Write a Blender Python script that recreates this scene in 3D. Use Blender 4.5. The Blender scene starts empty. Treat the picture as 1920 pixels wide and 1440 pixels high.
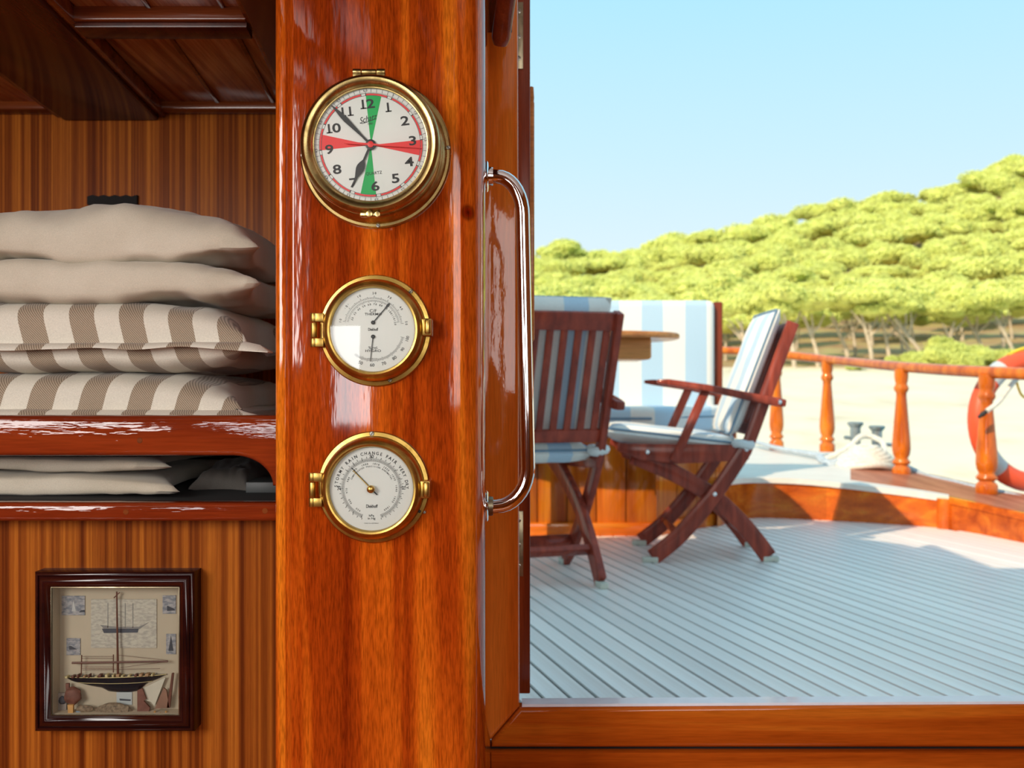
import bpy, bmesh, math, random
from mathutils import Vector, Matrix, noise

random.seed(7)
C = bpy.context.scene.collection
SC = bpy.context.scene
PI = math.pi
ZC = 0.68            # camera height above the aft deck
F = 1867.0           # focal length in pixels of a 1920 wide frame
R = math.radians

# ------------------------------------------------------------------ camera
cam_d = bpy.data.cameras.new('camera')
cam_d.sensor_width = 36.0
cam_d.lens = 36.0 * F / 1920.0
cam_d.clip_start = 0.02
cam_d.clip_end = 2000
cam_d.dof.use_dof = True
cam_d.dof.focus_distance = 1.19
cam_d.dof.aperture_fstop = 7.5
cam = bpy.data.objects.new('camera', cam_d)
cam.location = (0, 0, ZC)
cam.rotation_euler = (PI / 2, 0, 0)
C.objects.link(cam)
SC.camera = cam

# ------------------------------------------------------------------ view, world, sun
SC.view_settings.view_transform = 'Standard'
SC.view_settings.look = 'None'
SC.view_settings.gamma = 1.0
SC.view_settings.use_curve_mapping = False
SC.view_settings.exposure = 0.0

W = bpy.data.worlds.new('sky')
SC.world = W
W.use_nodes = True
nt = W.node_tree
nt.nodes.clear()
wo = nt.nodes.new('ShaderNodeOutputWorld')
wb = nt.nodes.new('ShaderNodeBackground')
wr = nt.nodes.new('ShaderNodeValToRGB')
wt = nt.nodes.new('ShaderNodeTexCoord')
wx = nt.nodes.new('ShaderNodeSeparateXYZ')
nt.links.new(wt.outputs['Generated'], wx.inputs[0])
nt.links.new(wx.outputs['Z'], wr.inputs[0])
nt.links.new(wr.outputs[0], wb.inputs[0])
nt.links.new(wb.outputs[0], wo.inputs[0])
cr = wr.color_ramp
cr.elements[0].position = 0.0
cr.elements[0].color = (0.82, 0.92, 0.97, 1)
cr.elements[1].position = 1.0
cr.elements[1].color = (0.42, 0.76, 0.98, 1)
for p, c in ((0.13, (0.71, 0.88, 0.96, 1)), (0.22, (0.59, 0.85, 0.97, 1)), (0.36, (0.44, 0.80, 0.98, 1))):
    e = cr.elements.new(p)
    e.color = c
wb.inputs[1].default_value = 1.05

SUN_EL = R(35)
SUN_H = Vector((0.66, 0.75, 0)).normalized()      # horizontal travel of the light
sun_d = bpy.data.lights.new('sun', 'SUN')
sun_d.energy = 4.6
sun_d.angle = R(0.6)
sun_d.color = (1.0, 0.79, 0.55)
sun = bpy.data.objects.new('sun', sun_d)
sdir = Vector((SUN_H.x * math.cos(SUN_EL), SUN_H.y * math.cos(SUN_EL), -math.sin(SUN_EL)))
sun.rotation_euler = sdir.to_track_quat('-Z', 'Y').to_euler()
sun.location = (-6, -8, 9)
C.objects.link(sun)

def area(name, loc, to, sx, sy, power, col=(1, 1, 1)):
    d = bpy.data.lights.new(name, 'AREA')
    d.shape = 'RECTANGLE'
    d.size = sx
    d.size_y = sy
    d.energy = power
    d.color = col
    o = bpy.data.objects.new(name, d)
    o.location = loc
    o.rotation_euler = (Vector(to) - Vector(loc)).to_track_quat('-Z', 'Z').to_euler()
    C.objects.link(o)
    return o

REAR = -1.0
# area lamps added on the solid rear wall as fill for the cabin
area('window_daylight', (-1.50, REAR + 0.03, ZC + 0.55), (-1.50, 2, ZC + 0.55), 1.0, 0.95, 52, (1.0, 0.97, 0.93))
area('window_daylight', (0.62, REAR + 0.03, ZC + 0.35), (0.62, 2, ZC + 0.35), 1.1, 0.85, 15, (1.0, 0.98, 0.95))
area('window_daylight', (-0.625, REAR + 0.03, ZC + 0.030), (-0.625, 2, ZC + 0.030), 0.235, 0.335, 2.9, (0.95, 0.98, 1.0))  # small lamp placed to give the bright patch mirrored in the varnish

# ------------------------------------------------------------------ helpers
def D(px, py, Y):
    return Vector(((px - 960) / F * Y, Y, ZC - (py - 720) / F * Y))

def G(px, py, z=0.0):
    Y = (ZC - z) * F / (py - 720)
    return Vector(((px - 960) / F * Y, Y, z))

def finish(me, smooth=True, angle=38):
    if smooth:
        me.polygons.foreach_set('use_smooth', [True] * len(me.polygons))
        me.set_sharp_from_angle(angle=R(angle))
    me.update()

def obj(name, src, mat=None, parent=None, smooth=True, angle=38):
    if isinstance(src, bmesh.types.BMesh):
        bmesh.ops.recalc_face_normals(src, faces=src.faces[:])
        me = bpy.data.meshes.new(name)
        src.to_mesh(me)
        src.free()
    elif isinstance(src, tuple):
        me = bpy.data.meshes.new(name)
        me.from_pydata([tuple(v) for v in src[0]], [], src[1])
    else:
        me = src
    finish(me, smooth, angle)
    if mat is not None and len(me.materials) == 0:
        me.materials.append(mat)
    o = bpy.data.objects.new(name, me)
    C.objects.link(o)
    if parent is not None:
        o.parent = parent
    return o

def tag(o, label=None, cat=None, group=None, kind=None):
    if label: o['label'] = label
    if cat: o['category'] = cat
    if group: o['group'] = group
    if kind: o['kind'] = kind
    return o

def empty(name, loc=(0, 0, 0), rz=0):
    o = bpy.data.objects.new(name, None)
    o.empty_display_size = 0.05
    o.location = loc
    o.rotation_euler = (0, 0, rz)
    C.objects.link(o)
    return o

def thing(name, label, cat, loc=(0, 0, 0), rz=0, group=None):
    return tag(empty(name, loc, rz), label, cat, group)

def struct(name, src, mat, label=None, parent=None, cat=None, **k):
    o = obj(name, src, mat, parent, **k)
    if parent is None:
        tag(o, label, cat, None, 'structure')
    return o

def new(): return bmesh.new()

def bx(bm, x0, x1, y0, y1, z0, z1, bev=0.0, seg=2):
    b = bmesh.new() if bev else bm
    vs = [b.verts.new(p) for p in ((x0, y0, z0), (x1, y0, z0), (x1, y1, z0), (x0, y1, z0),
                                   (x0, y0, z1), (x1, y0, z1), (x1, y1, z1), (x0, y1, z1))]
    for f in ((3, 2, 1, 0), (4, 5, 6, 7), (0, 1, 5, 4), (1, 2, 6, 5), (2, 3, 7, 6), (3, 0, 4, 7)):
        b.faces.new([vs[i] for i in f])
    if bev:
        bmesh.ops.bevel(b, geom=b.edges[:], offset=bev, segments=seg, affect='EDGES', profile=0.5)
        merge(bm, b)
    return bm

def merge(bm, b, M=None):
    if M is not None:
        bmesh.ops.transform(b, matrix=M, verts=b.verts[:])
    m = bpy.data.meshes.new('t')
    b.to_mesh(m)
    b.free()
    bm.from_mesh(m)
    bpy.data.meshes.remove(m)
    return bm

def prism(bm, poly, axis, a, b_, bev=0.0, seg=2):
    """poly of 2d points, extruded along axis ('x': poly=(y,z), 'y': (x,z), 'z': (x,y))"""
    def p3(p, h):
        return {'x': (h, p[0], p[1]), 'y': (p[0], h, p[1]), 'z': (p[0], p[1], h)}[axis]
    b = bmesh.new()
    n = len(poly)
    lo = [b.verts.new(p3(p, a)) for p in poly]
    hi = [b.verts.new(p3(p, b_)) for p in poly]
    caps = [b.faces.new(lo), b.faces.new(hi)]
    for i in range(n):
        b.faces.new((lo[i], lo[(i + 1) % n], hi[(i + 1) % n], hi[i]))
    bmesh.ops.recalc_face_normals(b, faces=b.faces[:])
    if bev:
        ed = [e for f in caps for e in f.edges]
        bmesh.ops.bevel(b, geom=list(set(ed)), offset=bev, segments=seg, affect='EDGES', profile=0.5)
    return merge(bm, b)

def lathe(bm, prof, center, axis=(0, -1, 0), n=48, cap=True):
    """prof list of (r, h); h along axis"""
    ax = Vector(axis).normalized()
    u = ax.orthogonal().normalized()
    if abs(ax.y) > 0.9: u = Vector((1, 0, 0))
    if abs(ax.z) > 0.9: u = Vector((1, 0, 0))
    v = ax.cross(u)
    c = Vector(center)
    rings = []
    for r, h in prof:
        if r < 1e-6:
            rings.append([bm.verts.new(c + ax * h)])
        else:
            rings.append([bm.verts.new(c + ax * h + (u * math.cos(2 * PI * i / n) + v * math.sin(2 * PI * i / n)) * r) for i in range(n)])
    for a, b in zip(rings, rings[1:]):
        if len(a) == 1 and len(b) == 1: continue
        for i in range(n):
            j = (i + 1) % n
            if len(a) == 1: bm.faces.new((a[0], b[j], b[i]))
            elif len(b) == 1: bm.faces.new((a[i], a[j], b[0]))
            else: bm.faces.new((a[i], a[j], b[j], b[i]))
    if cap:
        for rg in (rings[0], rings[-1]):
            if len(rg) > 2: bm.faces.new(rg)
    return bm

def tube(bm, pts, rad, n=12, closed=False, cap=True, sq=None):
    pts = [Vector(p) for p in pts]
    m = len(pts)
    rads = rad if isinstance(rad, (list, tuple)) else [rad] * m
    tang = []
    for i in range(m):
        a = pts[(i - 1) % m] if (closed or i > 0) else pts[i]
        b = pts[(i + 1) % m] if (closed or i < m - 1) else pts[i]
        tang.append((b - a).normalized())
    u = tang[0].orthogonal().normalized()
    rings = []
    for i in range(m):
        t = tang[i]
        u = (u - t * u.dot(t))
        u = u.normalized() if u.length > 1e-6 else t.orthogonal().normalized()
        v = t.cross(u)
        rings.append([bm.verts.new(pts[i] + (u * math.cos(2 * PI * k / n) + v * math.sin(2 * PI * k / n)) * rads[i]) for k in range(n)])
    rng = range(m if closed else m - 1)
    for i in rng:
        a, b = rings[i], rings[(i + 1) % m]
        for k in range(n):
            bm.faces.new((a[k], a[(k + 1) % n], b[(k + 1) % n], b[k]))
    if cap and not closed:
        bm.faces.new(rings[0][::-1])
        bm.faces.new(rings[-1])
    return bm

def bar(bm, pts, w, h, up=(0, 1, 0), bev=0.0):
    """rectangular bar swept along pts; `up` is the direction of its width w, h is in the plane of the path"""
    pts = [Vector(p) for p in pts]
    W_ = Vector(up).normalized()
    ws = w if isinstance(w, (list, tuple)) else [w] * len(pts)
    hs = h if isinstance(h, (list, tuple)) else [h] * len(pts)
    b = bmesh.new()
    rings = []
    for i, p in enumerate(pts):
        t = (pts[min(i + 1, len(pts) - 1)] - pts[max(i - 1, 0)]).normalized()
        nrm = t.cross(W_).normalized()
        a, c = W_ * ws[i] / 2, nrm * hs[i] / 2
        rings.append([b.verts.new(p + q) for q in (-a - c, a - c, a + c, -a + c)])
    for r0, r1 in zip(rings, rings[1:]):
        for k in range(4):
            b.faces.new((r0[k], r0[(k + 1) % 4], r1[(k + 1) % 4], r1[k]))
    b.faces.new(rings[0][::-1])
    b.faces.new(rings[-1])
    bmesh.ops.recalc_face_normals(b, faces=b.faces[:])
    if bev:
        ed = [e for e in b.edges if len(e.link_faces) == 2 and e.calc_face_angle(0) > 0.9]
        bmesh.ops.bevel(b, geom=ed, offset=bev, segments=2, affect='EDGES', profile=0.5)
    return merge(bm, b)

def arc(cx, cy, r, a0, a1, n):
    return [(cx + r * math.cos(R(a0 + (a1 - a0) * i / n)), cy + r * math.sin(R(a0 + (a1 - a0) * i / n))) for i in range(n + 1)]

def catmull(pts, k=8):
    pts = [Vector(p) for p in pts]
    out = []
    for i in range(len(pts) - 1):
        p0, p1, p2, p3 = pts[max(i - 1, 0)], pts[i], pts[i + 1], pts[min(i + 2, len(pts) - 1)]
        for j in range(k):
            t = j / k
            out.append(0.5 * ((2 * p1) + (p2 - p0) * t + (2 * p0 - 5 * p1 + 4 * p2 - p3) * t * t + (3 * p1 - p0 - 3 * p2 + p3) * t ** 3))
    out.append(pts[-1])
    return out

def copy_tree(o, parent=None):
    c = o.copy()
    C.objects.link(c)
    c.parent = parent
    for ch in o.children:
        copy_tree(ch, c)
    return c

# ------------------------------------------------------------------ materials
def mat_base(name):
    m = bpy.data.materials.new(name)
    m.use_nodes = True
    n = m.node_tree
    return m, n, n.nodes['Principled BSDF']

def N(n, t, **k):
    x = n.nodes.new(t)
    for a, b in k.items():
        setattr(x, a, b)
    return x

def ramp(n, stops):
    r = N(n, 'ShaderNodeValToRGB')
    e = r.color_ramp.elements
    e[0].position, e[0].color = stops[0][0], (*stops[0][1], 1)
    e[1].position, e[1].color = stops[-1][0], (*stops[-1][1], 1)
    for p, c in stops[1:-1]:
        x = e.new(p)
        x.color = (*c, 1)
    return r

def nz(n, scale, detail=4.0, rough=0.55, dist=0.0, coord='Object'):
    tc = N(n, 'ShaderNodeTexCoord')
    mp = N(n, 'ShaderNodeMapping')
    mp.inputs['Scale'].default_value = scale
    ns = N(n, 'ShaderNodeTexNoise')
    ns.inputs['Scale'].default_value = 1.0
    ns.inputs['Detail'].default_value = detail
    ns.inputs['Roughness'].default_value = rough
    ns.inputs['Distortion'].default_value = dist
    n.links.new(tc.outputs[coord], mp.inputs[0])
    n.links.new(mp.outputs[0], ns.inputs['Vector'])
    return ns

def mixc(n, a, b, fac, mode='MIX'):
    x = N(n, 'ShaderNodeMix', data_type='RGBA', blend_type=mode)
    for sock, v in ((x.inputs[6], a), (x.inputs[7], b)):
        if hasattr(v, 'is_linked') or hasattr(v, 'links'): n.links.new(v, sock)
        else: sock.default_value = (*v, 1)
    if hasattr(fac, 'links'): n.links.new(fac, x.inputs[0])
    else: x.inputs[0].default_value = fac
    return x.outputs[2]

def bump(n, src, strength, dist):
    b = N(n, 'ShaderNodeBump')
    b.inputs['Strength'].default_value = strength
    b.inputs['Distance'].default_value = dist
    n.links.new(src, b.inputs['Height'])
    return b.outputs[0]

def plain(name, col, rough=0.5, metal=0.0, coat=0.0, var=0.0, vs=30, bmp=0.0):
    m, n, p = mat_base(name)
    p.inputs['Base Color'].default_value = (*col, 1)
    p.inputs['Roughness'].default_value = rough
    p.inputs['Metallic'].default_value = metal
    p.inputs['Coat Weight'].default_value = coat
    p.inputs['Coat Roughness'].default_value = 0.06
    if var:
        s = nz(n, (vs, vs, vs), 5)
        d = tuple(c * (1 - var) for c in col)
        l = tuple(min(1, c * (1 + var)) for c in col)
        r = ramp(n, [(0.3, d), (0.7, l)])
        n.links.new(s.outputs[0], r.inputs[0])
        n.links.new(r.outputs[0], p.inputs['Base Color'])
        if bmp: n.links.new(bump(n, s.outputs[0], bmp, 0.002), p.inputs['Normal'])
    return m

def gr(axis, across, along):
    return tuple(along if a == axis else across for a in 'xyz')

def wood(name, stops, axis='z', band=30, along=0.9, fine=420, rough=0.38, coat=1.0, crough=0.05,
         dist=0.6, finemix=0.35, fa=0.04, ripple=0.0, rs=(60, 60, 14), detail=3.0, knot=None, rand=0.0, spec=0.0):
    m, n, p = mat_base(name)
    s1 = nz(n, gr(axis, band, along), detail, 0.5, dist)
    r1 = ramp(n, stops)
    n.links.new(s1.outputs[0], r1.inputs[0])
    s2 = nz(n, gr(axis, fine, fine * fa), 2, 0.6, 0.2)
    r2 = ramp(n, [(0.32, (0.45, 0.40, 0.36)), (0.62, (1.12, 1.1, 1.08))])
    n.links.new(s2.outputs[0], r2.inputs[0])
    col = mixc(n, r1.outputs[0], r2.outputs[0], finemix, 'MULTIPLY')
    if knot:
        tc = N(n, 'ShaderNodeTexCoord')
        vm = N(n, 'ShaderNodeVectorMath', operation='DISTANCE')
        vm.inputs[1].default_value = knot
        n.links.new(tc.outputs['Object'], vm.inputs[0])
        kr = ramp(n, [(0.0, (0.10, 0.02, 0.005)), (0.004, (0.35, 0.10, 0.02)), (0.0075, (0.12, 0.025, 0.006)), (0.0085, (0.9, 0.8, 0.8)), (0.02, (1, 1, 1))])
        n.links.new(vm.outputs['Value'], kr.inputs[0])
        col = mixc(n, col, kr.outputs[0], 1.0, 'MULTIPLY')
    if rand:
        oi = N(n, 'ShaderNodeObjectInfo')
        rr = ramp(n, [(0, (1 - rand,) * 3), (1, (1 + rand * 0.5,) * 3)])
        n.links.new(oi.outputs['Random'], rr.inputs[0])
        col = mixc(n, col, rr.outputs[0], 1.0, 'MULTIPLY')
    n.links.new(col, p.inputs['Base Color'])
    p.inputs['Roughness'].default_value = rough
    p.inputs['Coat Weight'].default_value = coat
    p.inputs['Coat Roughness'].default_value = crough
    p.inputs['Coat IOR'].default_value = 1.5
    p.inputs['Specular IOR Level'].default_value = spec
    if ripple:
        s3 = nz(n, rs, 3, 0.5)
        b = bump(n, s3.outputs[0], ripple, 0.002)
        n.links.new(b, p.inputs['Coat Normal'])
    return m

M = {}
kn = ((878 - 960) / F * 1.19, 1.195, ZC - (397 - 720) / F * 1.19)
M['pillar'] = wood('pillar_varnish', [(0.30, (0.19, 0.018, 0.002)), (0.45, (0.40, 0.055, 0.004)), (0.56, (0.60, 0.115, 0.007)), (0.72, (0.76, 0.215, 0.013))],
                   'z', 22, 0.9, 520, ripple=0.13, rs=(60, 60, 9), knot=kn, finemix=0.75, dist=0.5, fa=0.10)
M['sapele'] = wood('sapele_veneer', [(0.32, (0.11, 0.022, 0.004)), (0.50, (0.24, 0.060, 0.008)), (0.70, (0.42, 0.13, 0.016))],
                   'z', 145, 0.4, 600, ripple=0.0, coat=0.10, crough=0.3, detail=2, dist=0.25, finemix=0.25)
M['jamb'] = wood('jamb_varnish', [(0.32, (0.42, 0.075, 0.008)), (0.52, (0.66, 0.155, 0.015)), (0.70, (0.78, 0.25, 0.035))], 'z', 20, 0.9, 500, ripple=0.14, rs=(90, 90, 25))
M['sill'] = wood('sill_varnish', [(0.32, (0.30, 0.045, 0.004)), (0.52, (0.50, 0.10, 0.008)), (0.70, (0.62, 0.17, 0.015))], 'x', 26, 1.0, 500, ripple=0.10, rs=(12, 60, 60))
M['leaf'] = wood('door_mahogany', [(0.35, (0.14, 0.022, 0.008)), (0.65, (0.28, 0.050, 0.014))], 'z', 22, 0.9, 600, coat=0.6, crough=0.2)
M['fascia'] = wood('fascia_mahogany', [(0.32, (0.15, 0.018, 0.005)), (0.55, (0.26, 0.038, 0.008)), (0.72, (0.36, 0.068, 0.012))], 'x', 26, 1.2, 400, ripple=0.5, rs=(16, 60, 110))
M['dark_beam'] = wood('dark_mahogany', [(0.35, (0.045, 0.010, 0.006)), (0.65, (0.10, 0.022, 0.010))], 'y', 20, 0.8, 400, coat=0.5, crough=0.15)
M['trim_red'] = wood('trim_mahogany', [(0.35, (0.12, 0.026, 0.008)), (0.65, (0.24, 0.06, 0.014))], 'x', 30, 1.2, 400, coat=0.7, crough=0.12)
M['panel'] = wood('ceiling_veneer', [(0.36, (0.30, 0.10, 0.035)), (0.52, (0.48, 0.20, 0.075)), (0.66, (0.60, 0.30, 0.12))], 'y', 70, 0.5, 500, coat=0.6, crough=0.16)
M['chair'] = wood('chair_mahogany', [(0.32, (0.19, 0.038, 0.026)), (0.55, (0.31, 0.056, 0.034)), (0.70, (0.40, 0.072, 0.040))], 'z', 30, 4, 500, coat=0.5, crough=0.18)
M['rail'] = wood('rail_varnish', [(0.32, (0.46, 0.085, 0.006)), (0.55, (0.70, 0.17, 0.010)), (0.70, (0.78, 0.24, 0.02))], 'z', 18, 3.0, 300, coat=1.0, crough=0.06)
M['bulwark'] = wood('bulwark_varnish', [(0.32, (0.42, 0.070, 0.008)), (0.55, (0.64, 0.13, 0.012)), (0.70, (0.72, 0.21, 0.02))], 'x', 16, 1.6, 200, coat=0.8, crough=0.1, rand=0.25)
M['settee'] = wood('settee_varnish', [(0.32, (0.40, 0.075, 0.007)), (0.55, (0.60, 0.15, 0.011)), (0.70, (0.70, 0.23, 0.02))], 'z', 20, 1.2, 200, coat=0.8, crough=0.1, rand=0.3)
M['cover_board'] = wood('covering_board', [(0.32, (0.34, 0.11, 0.065)), (0.6, (0.50, 0.19, 0.11))], 'y', 18, 1.0, 200, coat=0.3, crough=0.25)
M['table'] = wood('table_teak', [(0.32, (0.44, 0.16, 0.05)), (0.6, (0.64, 0.27, 0.08))], 'x', 18, 1.0, 200, coat=0.6, crough=0.15)
M['teak'] = wood('weathered_teak', [(0.30, (0.86, 0.77, 0.71)), (0.5, (0.94, 0.87, 0.82)), (0.72, (0.97, 0.92, 0.88))], 'y', 40, 1.6, 500, coat=0.55, crough=0.38, rough=0.5, finemix=0.12, rand=0.10, spec=0.5)
M['teak_light'] = wood('bleached_teak', [(0.30, (0.74, 0.68, 0.60)), (0.7, (0.86, 0.80, 0.72))], 'x', 30, 1.6, 300, coat=0.0, rough=0.5, finemix=0.12, spec=0.5)
M['frame'] = wood('frame_mahogany', [(0.35, (0.012, 0.003, 0.003)), (0.65, (0.028, 0.005, 0.004))], 'x', 30, 2, 500, coat=0.9, crough=0.12)
M['caulk'] = plain('deck_caulking', (0.014, 0.015, 0.017), 0.8, var=0.2)
M['black'] = plain('matt_black', (0.012, 0.011, 0.012), 0.6, var=0.2)
M['void'] = plain('dark_recess_lining', (0.006, 0.005, 0.005), 0.9, var=0.3)  # near black; puts shade into the lower shelf, also fills joints and slots
M['cap'] = plain('pale_sill_strip', (0.78, 0.78, 0.84), 0.3, coat=0.6, var=0.06, vs=40)  # sky reflection put into the pale bluish colour
M['white_paint'] = plain('white_paint', (0.85, 0.85, 0.83), 0.5, var=0.03)  # unseen outer walls and roof made white to bounce light onto the deck
def brass(name, dark, light, rough):
    m, n, p = mat_base(name)
    s = nz(n, (38, 38, 38), 5, 0.6, 0.4)
    r = ramp(n, [(0.34, dark), (0.62, light)])
    n.links.new(s.outputs[0], r.inputs[0])
    n.links.new(r.outputs[0], p.inputs['Base Color'])
    rr = ramp(n, [(0.3, (rough + 0.12,) * 3), (0.7, (rough,) * 3)])
    n.links.new(s.outputs[0], rr.inputs[0])
    n.links.new(rr.outputs[0], p.inputs['Roughness'])
    p.inputs['Metallic'].default_value = 1.0
    return m
M['brass'] = brass('aged_brass', (0.36, 0.215, 0.045), (0.60, 0.41, 0.11), 0.28)
M['brass_clock'] = brass('clock_brass', (0.30, 0.21, 0.075), (0.54, 0.41, 0.17), 0.24)
M['brass_dull'] = brass('dull_brass', (0.20, 0.17, 0.11), (0.34, 0.29, 0.19), 0.35)
M['chrome'] = plain('polished_steel', (0.80, 0.80, 0.80), 0.06, 1.0, var=0.04, vs=60)
M['galv'] = plain('galvanised_steel', (0.42, 0.46, 0.46), 0.38, 0.9, var=0.15, vs=40)
M['screw'] = plain('steel_screw', (0.35, 0.33, 0.28), 0.35, 1.0, var=0.1)
M['dial'] = plain('dial_white', (0.70, 0.70, 0.66), 0.45, var=0.015, vs=14)
M['ink'] = plain('dial_ink', (0.012, 0.013, 0.014), 0.5, var=0.1)
M['grey_ink'] = plain('dial_grey_ink', (0.10, 0.10, 0.10), 0.5, var=0.1)
M['red'] = plain('dial_red', (0.72, 0.035, 0.035), 0.45, var=0.04)
M['green'] = plain('dial_green', (0.0, 0.36, 0.075), 0.45, var=0.04)
M['hand'] = plain('hand_black', (0.022, 0.025, 0.026), 0.4, var=0.1)
def fabric(name, stops=None, cols=None, period=0.068, shear=0.0, off=0.0, axis=0, duty=0.5, weave=900, twill=None):
    m, n, p = mat_base(name)
    tc = N(n, 'ShaderNodeTexCoord')
    w = nz(n, (weave, weave, weave), 2, 0.6)
    rw = ramp(n, [(0.3, (0.86, 0.86, 0.86)), (0.7, (1.05, 1.05, 1.05))])
    n.links.new(w.outputs[0], rw.inputs[0])
    if cols:
        sp = N(n, 'ShaderNodeSeparateXYZ')
        n.links.new(tc.outputs['UV'], sp.inputs[0])
        mu = N(n, 'ShaderNodeMath', operation='MULTIPLY_ADD')
        n.links.new(sp.outputs[0], mu.inputs[0])
        mu.inputs[1].default_value = 1.0 / period
        mu.inputs[2].default_value = off
        fr = N(n, 'ShaderNodeMath', operation='FRACT')
        n.links.new(mu.outputs[0], fr.inputs[0])
        r = N(n, 'ShaderNodeValToRGB')
        r.color_ramp.interpolation = 'CONSTANT'
        e = r.color_ramp.elements
        e[0].position, e[0].color = 0, (*cols[0], 1)
        e[1].position, e[1].color = duty, (*cols[1], 1)
        n.links.new(fr.outputs[0], r.inputs[0])
        base = r.outputs[0]
        if twill:
            so = N(n, 'ShaderNodeSeparateXYZ')
            n.links.new(tc.outputs['Object'], so.inputs[0])
            ad = N(n, 'ShaderNodeMath', operation='ADD')
            n.links.new(so.outputs[0], ad.inputs[0]); n.links.new(so.outputs[2], ad.inputs[1])
            k1 = N(n, 'ShaderNodeMath', operation='MULTIPLY'); k1.inputs[1].default_value = 2 * PI / 0.0032
            n.links.new(ad.outputs[0], k1.inputs[0])
            sn = N(n, 'ShaderNodeMath', operation='SINE'); n.links.new(k1.outputs[0], sn.inputs[0])
            mr = N(n, 'ShaderNodeMapRange'); mr.inputs[1].default_value = -1.0
            n.links.new(sn.outputs[0], mr.inputs[0])
            tw = mixc(n, twill[0], twill[1], mr.outputs[0])
            st = N(n, 'ShaderNodeMath', operation='LESS_THAN'); st.inputs[1].default_value = duty
            n.links.new(fr.outputs[0], st.inputs[0])
            base = mixc(n, base, tw, st.outputs[0])
    else:
        s = nz(n, (9, 9, 9), 4)
        r = ramp(n, stops)
        n.links.new(s.outputs[0], r.inputs[0])
        base = r.outputs[0]
    n.links.new(mixc(n, base, rw.outputs[0], 1.0, 'MULTIPLY'), p.inputs['Base Color'])
    p.inputs['Roughness'].default_value = 0.85
    p.inputs['Sheen Weight'].default_value = 0.15
    b = bump(n, w.outputs[0], 0.25, 0.0006)
    n.links.new(b, p.inputs['Normal'])
    return m
M['linen'] = fabric('beige_linen', [(0.3, (0.475, 0.42, 0.325)), (0.7, (0.57, 0.515, 0.415))])
M['linen_dark'] = fabric('grey_cloth', [(0.3, (0.07, 0.06, 0.05)), (0.7, (0.13, 0.115, 0.10))])  # darkened for the shade inside the lower shelf
M['stripe'] = fabric('taupe_striped_linen', cols=((0.27, 0.205, 0.14), (0.65, 0.61, 0.515)), period=0.068, off=0.36, weave=700, twill=((0.17, 0.12, 0.075), (0.44, 0.355, 0.26)))
M['deck_stripe'] = fabric('blue_striped_canvas', cols=((0.50, 0.68, 0.82), (0.86, 0.85, 0.80)), period=0.216, off=0.741, duty=0.49, weave=400)
M['canvas'] = fabric('white_canvas', [(0.3, (0.66, 0.68, 0.68)), (0.7, (0.76, 0.77, 0.76))], weave=300)
M['piping'] = plain('blue_piping', (0.16, 0.27, 0.38), 0.7, var=0.1)
M['rope'] = plain('mooring_rope', (0.72, 0.70, 0.62), 0.9, var=0.18, vs=60, bmp=0.5)
M['rope_grey'] = plain('weathered_rope', (0.45, 0.52, 0.58), 0.9, var=0.25, vs=60, bmp=0.5)
M['buoy'] = plain('life_ring_orange', (0.85, 0.10, 0.03), 0.45, var=0.06, vs=12)
M['band'] = plain('reflective_band', (0.55, 0.58, 0.58), 0.4, var=0.05)
M['yellow'] = plain('yellow_line', (0.85, 0.60, 0.04), 0.7, var=0.1)
M['rubber'] = plain('foot_cap', (0.55, 0.55, 0.47), 0.7, var=0.15)
M['plastic'] = plain('grey_plastic', (0.045, 0.05, 0.05), 0.5, var=0.1)  # box colour lowered to carry the shelf corner's shade
def thin_glass(name, ior=1.5, rough=0.0):
    m = bpy.data.materials.new(name)
    m.use_nodes = True
    n = m.node_tree
    n.nodes.clear()
    o = N(n, 'ShaderNodeOutputMaterial')
    t = N(n, 'ShaderNodeBsdfTransparent')
    t.inputs[0].default_value = (0.97, 0.98, 0.97, 1)
    g = N(n, 'ShaderNodeBsdfGlossy')
    g.inputs['Roughness'].default_value = rough
    f = N(n, 'ShaderNodeFresnel')
    f.inputs[0].default_value = ior
    s = nz(n, (7, 7, 7), 2)
    n.links.new(bump(n, s.outputs[0], 0.015, 0.01), g.inputs['Normal'])
    x = N(n, 'ShaderNodeMixShader')
    n.links.new(f.outputs[0], x.inputs[0])
    n.links.new(t.outputs[0], x.inputs[1])
    n.links.new(g.outputs[0], x.inputs[2])
    n.links.new(x.outputs[0], o.inputs[0])
    return m
M['glass'] = thin_glass('instrument_glass')
def ground(name, stops, sc, bm_=0.3, d=0.05, detail=6):
    m, n, p = mat_base(name)
    s = nz(n, (sc, sc, sc), detail, 0.6)
    r = ramp(n, stops)
    n.links.new(s.outputs[0], r.inputs[0])
    n.links.new(r.outputs[0], p.inputs['Base Color'])
    p.inputs['Roughness'].default_value = 0.95
    n.links.new(bump(n, s.outputs[0], bm_, d), p.inputs['Normal'])
    return m
M['sand'] = ground('pale_sand', [(0.25, (0.58, 0.48, 0.33)), (0.45, (0.80, 0.70, 0.52)), (0.75, (0.86, 0.77, 0.60))], 0.35)
M['soil'] = ground('hillside_soil', [(0.3, (0.36, 0.20, 0.10)), (0.5, (0.42, 0.30, 0.15)), (0.7, (0.46, 0.44, 0.16))], 0.5, 0.5, 0.3)
M['crown'] = ground('pine_foliage', [(0.30, (0.50, 0.52, 0.16)), (0.48, (0.70, 0.75, 0.20)), (0.70, (0.85, 0.91, 0.30))], 0.8, 0.4, 0.15)
M['shrub'] = ground('shrub_foliage', [(0.30, (0.48, 0.54, 0.12)), (0.70, (0.82, 0.88, 0.26))], 2.0, 1.0, 0.2)
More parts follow.
